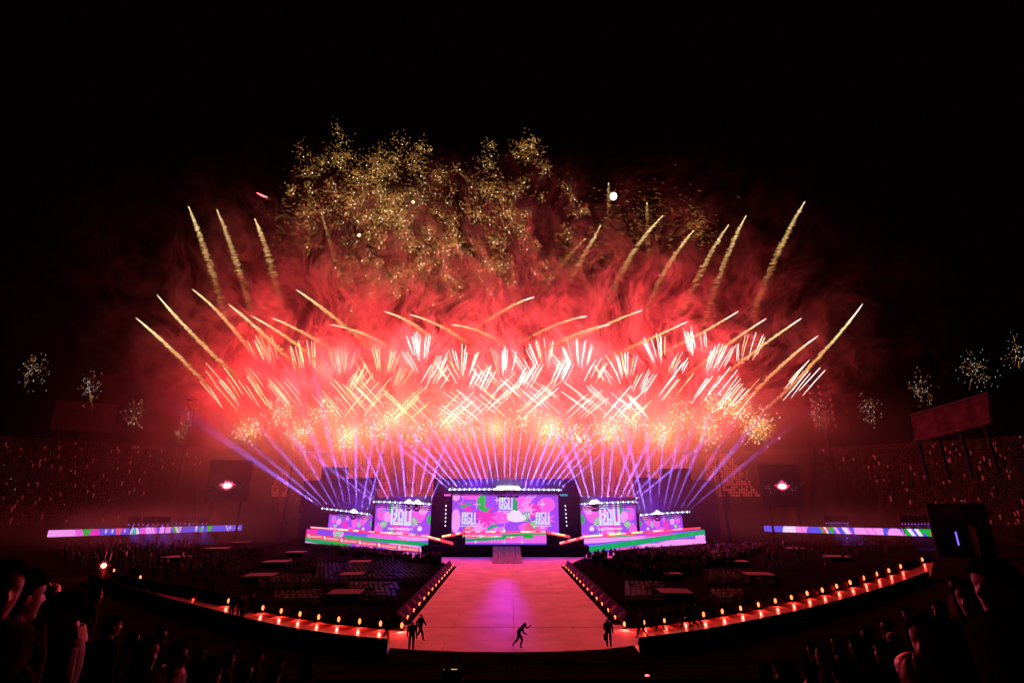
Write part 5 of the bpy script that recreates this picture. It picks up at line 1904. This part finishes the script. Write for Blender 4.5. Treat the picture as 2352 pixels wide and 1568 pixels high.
extra = [(705, 1530, 34, 150, 'woman'), (640, 1522, 30, 170, 'man'), (590, 1508, 28, 120, 'man'), (520, 1516, 34, 130, 'woman'), (455, 1500, 30, 100, 'man'), (365, 1462, 32, 95, 'woman'), (300, 1470, 36, 110, 'man'), (215, 1370, 34, 130, 'woman'),
         (1790, 1535, 34, 190, 'man'), (1870, 1490, 30, -130, 'man'), (1925, 1478, 30, -100, 'woman'), (1995, 1455, 30, -120, 'man'), (2040, 1440, 30, -90, 'woman'), (2090, 1412, 32, -80, 'man'), (2160, 1402, 36, -70, 'woman'), (2200, 1345, 34, -90, 'man'), (2255, 1318, 36, -80, 'woman'), (1940, 1515, 36, -110, 'man'), (2070, 1530, 44, -100, 'woman'), (1760, 1550, 38, 170, 'woman')]
for i, (x, y, sz, fc, kd) in enumerate(extra):
    lf = x < 1176
    k = i if lf else i - 8
    spectator(x, y, sz, fc, kd, 'cloth2' if i % 3 == 0 else 'cloth', 'long' if kd == 'woman' else 'short', 'small dim spectator among the lower %s rows, %s of those farther off' % ('left' if lf else 'right', nth(k)))
# the operator's camera and a small red lamp down in the moat
c = P(1042, 1524, 5.0)
cb = thing('video_camera', 'black video camera with a glowing top edge at the bottom middle', 'camera', c)
part('body', MB().box((0, 0, -.04), (.16, .3, .08)), M['blackmetal'], cb)
part('viewfinder', MB().box((-.03, -.18, .02), (.05, .06, .04)), M['blackmetal'], cb)
part('lens_hood', MB().tube([(0, .15, -.04), (0, .28, -.04)], [.04, .05], 10), M['blackmetal'], cb)
part('emissive_edge', MB().box((-.01, -.153, .001), (.11, .004, .004)), M['spark_dim'], cb)  # bright line on the top edge is emission put into its material
c = P(1487, 1558, 27)
rl = thing('warning_lamp', 'small red lamp glowing low at the bottom edge, right of centre', 'lamp', (c.x, c.y, 0))
part('post', MB().tube([(0, 0, 0), (0, 0, c.z)], .04, 6), M['blackmetal'], rl)
part('bulb', MB().ball((0, 0, c.z + .05), .13, 8, 6), M['flare_red'], rl)
lamp('POINT', 'warning_light', 12, (1, .08, .05), (0, 0, c.z + .4), rl, .1)

# ------------------------------------------------------------------ the moon
d = ray(1409, 451).normalized()
mo = lone('moon', MB().ball((0, 0, 0), 17, 32, 20), M['moon'], 'bright white gibbous moon above the right fireworks', 'moon', None, Vector((0, 0, CAMZ)) + d * 2600)
mo.scale = (1, 1, 1.12)
smooth(mo)

# ------------------------------------------------------------------ fireworks
FY = 161.0
UP = Vector((0, 0, 1))
def curve3(a, b, c, n):
    return [a * (1 - t) ** 2 + b * (2 * t * (1 - t)) + c * t * t for t in [i / n for i in range(n + 1)]]

def comet(pts, label, group, seed, bright, fade=1.0):
    r2 = random.Random(seed)
    Y = FY + r2.uniform(-7, 7)
    q = [P(x, y, Y) for x, y in pts]
    tip = q[0]
    # through the middle point
    mid = q[1] * 2 - (q[0] + q[2]) * .5
    path = curve3(q[0], mid, q[2], 60)
    path = [p - tip for p in path]
    root = thing('comet', label, 'firework', tip, 0, group)
    L = sum((b - a).length for a, b in zip(path, path[1:]))
    if bright:
        hd = 60 // 5
        part('head', MB().tube(path[:hd + 1], [.02 + .13 * min(1, i / 4) * (1 - .35 * i / hd) for i in range(hd + 1)], 6), M['star_white' if pts[0][0] > 1176 else 'star_warm'], root)
    else:
        part('head', MB().tube(path[:3], [.06, .2, .08], 6), M['ember_hi'], root)
    mb = MB()
    n = int(L * (11 if bright else 7.5))
    for i in range(n):
        f = (i + r2.random()) / n
        if not bright and r2.random() < (f ** 2) * .55 + (1 - fade) * .6:
            continue
        if bright and f < .12:
            continue
        k = min(59, int(f * 60))
        p = path[k].lerp(path[k + 1], f * 60 - k)
        w = (.30 + .62 * min(1, f * 1.6)) * (.9 if bright else 1.3)
        if f < .12 and not bright:
            w *= .35 + f * 5
        off = Vector((r2.gauss(0, .35), r2.gauss(0, .35), r2.gauss(0, .12))) * w
        ln = w * r2.uniform(.35, .95)
        tilt = r2.uniform(-.35, .15)
        aa = p + off + Vector((-ln, 0, ln * tilt))
        bb = p + off + Vector((ln, 0, ln * (tilt * -.3 + r2.uniform(-.15, .25))))
        g = f + r2.uniform(-.15, .15)
        mi = (0 if g < .4 else (1 if g < .78 else 2)) if bright else (0 if g < .22 else (1 if g < .6 else 2))
        if fade < .8:
            mi = min(2, mi + 1)
        mb.dash(aa, bb, r2.uniform(.05, .095) if bright else r2.uniform(.045, .085), mi)
    e = part('ember_tail', mb, [M['ember_hi'], M['ember'], M['ember_lo']], root)
    e['kind'] = 'stuff'

UPPER = [((433, 474), (476, 590), (520, 735), 1), ((498, 481), (540, 590), (578, 720), 1), ((585, 502), (617, 590), (645, 700), .85), ((738, 487), (768, 590), (798, 700), .45),
         ((1345, 548), (1300, 596), (1250, 665), .7), ((1380, 517), (1340, 590), (1305, 650), .85), ((1398, 420), (1397, 490), (1392, 570), .3), ((1486, 465), (1488, 530), (1492, 600), .35), ((1523, 495), (1455, 580), (1400, 690), 1), ((1594, 529), (1535, 610), (1485, 715), 1),
         ((1674, 516), (1620, 605), (1565, 720), 1), ((1714, 495), (1664, 605), (1615, 750), 1), ((1849, 463), (1790, 575), (1728, 725), 1)]
for i, (a, b, c, fd) in enumerate(UPPER):
    comet((a, b, c), 'feathery gold comet trail curving high in the upper row, %s from the left' % nth(i), 'upper gold comet trails', 100 + i, False, fd)
LOWER = [((311, 729), (392, 800), (485, 895)), ((360, 676), (445, 770), (550, 870)), ((440, 663), (512, 728), (590, 825)), ((524, 698), (600, 762), (690, 850)), ((575, 724), (655, 772), (735, 835)), ((623, 730), (690, 760), (770, 808)),
         ((680, 665), (750, 715), (855, 800)), ((756, 745), (835, 766), (905, 805)), ((882, 715), (945, 742), (1010, 790)), ((940, 722), (1010, 748), (1075, 790)), ((1036, 746), (1095, 758), (1160, 790)),
         ((1228, 682), (1165, 708), (1085, 760)), ((1350, 726), (1280, 745), (1190, 790)), ((1402, 745), (1330, 765), (1250, 805)), ((1476, 712), (1400, 742), (1280, 795)), ((1580, 738), (1500, 775), (1400, 820)), ((1697, 714), (1610, 765), (1500, 820)),
         ((1761, 731), (1680, 785), (1580, 860)), ((1842, 730), (1750, 795), (1640, 880)), ((1880, 771), (1800, 835), (1690, 945)), ((1982, 697), (1890, 810), (1760, 940))]
for i, (a, b, c) in enumerate(LOWER):
    comet((a, b, c), 'bright comet with white head and gold tail in the lower row, %s from the left' % nth(i), 'lower white headed comets', 200 + i, True)

def star_burst(cx, cyy, fam, label, group, seed, light, hot):
    """fam: list of (count, length px, lean deg, fan deg, spread px) families of star streaks"""
    r2 = random.Random(seed)
    Y = FY + r2.uniform(-6, 6)
    c = P(cx, cyy, Y)
    root = thing('star_burst', label, 'firework', c, 0, group)
    for cnt, ln, lean, fan, spr, sy, bx, by in fam:
        for i in range(cnt):
            f = r2.uniform(-1, 1)
            a = R(lean + f * fan + r2.uniform(-2, 2))
            ox, oy = bx + f * spr + r2.uniform(-4, 4), by + r2.uniform(-sy, sy) + abs(f) * 5
            L = ln * r2.uniform(.65, 1.1)
            dx, dy = math.sin(a) * L / 2, -math.cos(a) * L / 2
            s0 = P(cx + ox - dx, cyy + oy - dy, Y) - c
            s1 = P(cx + ox + dx, cyy + oy + dy, Y) - c
            s1.y += r2.uniform(-2, 2)
            md = (s0 + s1) / 2 + Vector((r2.uniform(-.12, .12), 0, r2.uniform(.0, .25)))
            r_ = r2.uniform(.045, .085) * (1.1 if hot else .95)
            mat = 'star_white' if hot and r2.random() < .75 else ('star_warm' if r2.random() < .7 else 'star_gold')
            part('star_streak', MB().tube([s0, md, s1], [r_ * .5, r_, r_ * .85], 5), M[mat], root)
    if light and seed % 2 == 0:
        lamp('POINT', 'burst_light', RED_BURST * 2 * light, (1.0, .030, .040), (0, 0, 0), root, 4.5)

ROW1 = [(605, 805, -22), (693, 818, -10), (783, 830, -4), (880, 828, 3), (965, 800, -3), (1065, 832, 2), (1155, 832, -2), (1245, 810, -8), (1325, 815, -4), (1430, 842, -8), (1510, 802, -10), (1597, 785, -6), (1648, 822, 22), (1718, 802, 14)]
for i, (x, y, ln) in enumerate(ROW1):
    hot = x > 930
    side = 12 if 750 < x < 1560 else 5
    star_burst(x, y, [(12 if i not in (0, 13) else 9, 58, ln, side * 1.7, 28, 9, 0, -6)] + ([(7, 46, 27, 3, 20, 10, 44, 34)] if 760 < x < 1560 else []) + ([(5, 50, -32, 4, 20, 12, -40, 18)] if 730 < x < 1500 else []),
               'fan of %s star streaks in the upper row of bursts, %s from the left' % ('white' if hot else 'yellow', nth(i)), 'upper row of star bursts', 300 + i, 1.0 if .0 < i < 13 else .7, hot)
ROW2 = [(505, 890, -38, 0), (580, 892, -36, 0), (665, 890, -38, 0), (765, 910, -40, 0), (848, 905, -42, 40), (935, 925, -46, 44), (1060, 935, -52, 46), (1150, 905, -48, 46), (1245, 915, -50, 48), (1345, 915, -50, 48), (1440, 930, -48, 44), (1555, 875, 0, 38), (1640, 885, 0, 36), (1690, 900, 0, 38), (1838, 868, 0, 40)]
for i, (x, y, la, lb) in enumerate(ROW2):
    hot = x > 1000
    fam = []
    if la:
        fam.append((9, 74, la, 2, 34, 26, 0, 0))
    if lb:
        fam.append((9, 72, lb, 2, 34, 26, 0, 0))
    star_burst(x, y, fam, 'bundle of %s slanting %s star streaks in the lower row, %s from the left' % ('crossed' if la and lb else 'parallel', 'white' if hot else 'gold', nth(i)), 'lower row of star bursts', 400 + i, 1.0 if 0 < i < 14 else .45, hot)
MID = [(800, 868, 30), (1000, 862, 30), (1110, 868, 26), (1215, 860, 30), (1290, 850, 24)]
for i, (x, y, ln) in enumerate(MID):
    star_burst(x, y, [(7, 50, ln, 3, 24, 10, 0, 0)], 'short right leaning bundle of star streaks between the two rows, %s from the left' % nth(i), 'star streaks between the rows', 450 + i, .3, x > 900)

def crackle(cx, cyy, rpx, nd, nh, label, group, seed, light, white=False, sq=1.0, dim=False):
    r2 = random.Random(seed)
    Y = FY + 2 + r2.uniform(-8, 6)
    c = P(cx, cyy, Y)
    k = (P(cx + 10, cyy, Y) - c).length / 10
    root = thing('crackle_ball', label, 'firework', c, 0, group)
    mb, mh = MB(), MB()
    for i in range(nd):
        p = Vector((r2.gauss(0, .5), r2.gauss(0, .5), r2.gauss(0, .48) * sq)) * rpx * k
        mb.octa(p, r2.choice((.11, .13, .15, .19)) * (.64 if white else 1), 0)
    for i in range(nh):
        u = Vector((r2.gauss(0, 1), r2.gauss(0, 1), r2.gauss(0, 1))).normalized()
        r0 = r2.uniform(.15, .95) * rpx * k
        r1 = r0 + r2.uniform(.4, 1.3)
        p0, p1 = u * r0, u * r1
        p0.z *= sq
        p1.z *= sq
        p1.z -= .2
        mh.dash(p0, p1, r2.uniform(.02, .036), 0 if r2.random() < .5 else 1)
    d = part('spark_dots', mb, M['dot_side' if white else 'dot'], root)
    d['kind'] = 'stuff'
    h = part('spark_hairs', mh, [M['spark'], M['spark_dim']] if not dim else [M['spark_dim'], M['ember_lo']], root)
    h['kind'] = 'stuff'
    if light and seed % 2 == 0:
        lamp('POINT', 'crackle_light', GOLD_BURST * 2 * light, (1.0, .36, .13), (0, 0, 0), root, 4.0)
GOLD = [(575, 985, 32), (650, 950, 36), (692, 990, 34), (748, 945, 38), (800, 1000, 34), (862, 985, 36), (905, 960, 38), (960, 992, 36), (1030, 968, 38), (1082, 992, 36), (1140, 985, 36), (1200, 958, 38), (1262, 985, 36), (1330, 1000, 36), (1402, 990, 36),
        (1452, 960, 38), (1520, 992, 38), (1562, 950, 40), (1622, 982, 40), (1642, 928, 36), (1692, 938, 34), (1738, 976, 38)]
for i, (x, y, r_) in enumerate(GOLD):
    crackle(x, y, r_, 95, 260 + (260 if x > 1480 else 0), 'ball of gold crackling sparks low over the stage, %s from the left' % nth(i), 'gold crackle balls over the stage', 500 + i, 1.0 if 3 < i < 17 else (.35 if i else .25))
SIDE = [(80, 852, 22, 62), (208, 893, 20, 48), (312, 948, 19, 40), (420, 980, 17, 30), (1880, 948, 20, 44), (1997, 938, 20, 44), (2117, 890, 22, 50), (2240, 850, 26, 74), (2340, 812, 22, 52)]
for i, (x, y, r_, n) in enumerate(SIDE):
    crackle(x, y, r_, n, int(n * .5), 'small white sparkle burst above the grandstand rim, %s from the left' % nth(i), 'white sparkles above the grandstands', 600 + i, .0, True, 1.9, True)

# gold willow cloud high above: spark tufts with a white core
TC = [(860, 425, 34, 26), (880, 395, 22, 10), (760, 375, 18, 6), (935, 345, 16, 5), (972, 350, 14, 4), (1005, 395, 20, 7), (1195, 352, 18, 5), (1228, 346, 10, 3), (1100, 400, 22, 7), (1145, 425, 18, 5), (1268, 402, 8, 2), (1060, 520, 34, 16), (1100, 495, 22, 8), (880, 560, 40, 20), (940, 590, 34, 16),
      (1000, 530, 26, 8), (1180, 472, 30, 9), (1130, 565, 30, 10), (770, 452, 30, 8), (715, 440, 24, 7), (850, 505, 28, 8), (940, 468, 34, 14), (1010, 592, 26, 8), (1092, 600, 30, 9), (700, 480, 22, 5), (1215, 560, 14, 2), (820, 400, 30, 9), (905, 455, 26, 10), (1150, 630, 26, 7), (1240, 610, 22, 4), (1040, 655, 30, 7), (905, 640, 34, 8), (1300, 520, 20, 3), (1180, 545, 24, 6), (800, 600, 34, 6), (1330, 470, 16, 2), (1280, 440, 16, 3)]
k = 0
for ti, (x, y, sp, n) in enumerate(TC):
    r2 = random.Random(700 + ti)
    Y = FY - 12 + r2.uniform(-8, 8)
    c = P(x, y, Y)
    root = thing('willow_tuft', 'patch of fine gold sparks with white points, %s patch of the high cloud' % nth(ti), 'firework', c, 0, 'gold sparkle cloud high above the smoke')
    mb, mh = MB(), MB()
    for i in range(n):
        h = P(x + r2.gauss(0, sp * 1.25), y + r2.gauss(0, sp * 1.2), Y + r2.uniform(-3, 3)) - c
        mb.octa(h, r2.uniform(.11, .18))
        base = R(r2.gauss(122, 22))
        bx, bz = math.cos(base), math.sin(base)
        size = r2.uniform(.6, 1.35)
        for q in range(int(36 * size)):
            # sparks thrown off the star, most of them trailing up and to one side
            al, ac = r2.gauss(.9, 1.7) * size, r2.gauss(0, 1.25) * size
            p0 = h + Vector((bx * al - bz * ac, r2.gauss(0, 1.2), bz * al + bx * ac))
            rr = p0 - h
            ang = math.atan2(rr.z, rr.x) if r2.random() < .55 else base + r2.gauss(0, .5)
            L = r2.uniform(.25, 1.0)
            u = Vector((math.cos(ang), r2.uniform(-.4, .4), math.sin(ang)))
            mh.dash(p0, p0 + u * L + Vector((0, 0, -.18 * L * L)), r2.uniform(.018, .034), 0 if r2.random() < .75 - rr.length * .17 else 1)
    d = part('spark_points', mb, M['dot_white'], root)
    d['kind'] = 'stuff'
    h = part('spark_hairs', mh, [M['spark'], M['spark_dim']], root)
    h['kind'] = 'stuff'
# falling glitter between the right comets and around the cloud
for gi, (x, y, sx, sy, n, lab) in enumerate(((1480, 520, 130, 90, 620, 'thin falling gold glitter between the comets on the right'), (1320, 600, 120, 60, 520, 'thin falling gold glitter below the moon'), (690, 520, 70, 80, 420, 'thin falling gold glitter left of the gold cloud'),
                                             (960, 640, 230, 50, 900, 'thin falling gold glitter below the gold cloud'), (1600, 520, 34, 45, 240, 'small fan of gold glitter among the right comets'))):
    r2 = random.Random(800 + gi)
    Y = FY + r2.uniform(-5, 5)
    c = P(x, y, Y)
    mb = MB()
    for i in range(n):
        h = P(x + r2.gauss(0, sx * .5), y + r2.gauss(0, sy * .5), Y + r2.uniform(-5, 5)) - c
        L = r2.uniform(.4, 1.3)
        t = r2.uniform(-.6, .3)
        mb.dash(h, h + Vector((L, 0, L * t)), r2.uniform(.025, .045), 0 if r2.random() < .25 else 1)
    o = obj('glitter', mesh('glitter', mb, [M['spark_dim'], M['ember_lo']]), None, c)
    tag(o, lab, None, None, 'stuff')
# two bright gold stars and the red flare
for x, y, lab in ((949, 464, 'single bright gold star in the upper middle of the gold cloud'), (825, 540, 'single bright gold star at the lower left of the gold cloud')):
    c = P(x, y, FY)
    smooth(lone('gold_star', MB().ball((0, 0, 0), .55, 12, 8), M['star_warm'], lab, 'firework', 'bright single stars', c))
    lamp('POINT', 'star_light', 1500, (1, .6, .25), c, None, .6)
c = P(590, 443, FY)
lone('signal_flare', MB().tube([(0, 0, 0), P(600, 448, FY) - c, P(606, 451, FY) - c, P(614, 453, FY) - c], [.10, .26, .26, .12], 6), M['flare_red'], 'short red flare streak alone in the upper left sky', 'firework', None, c)
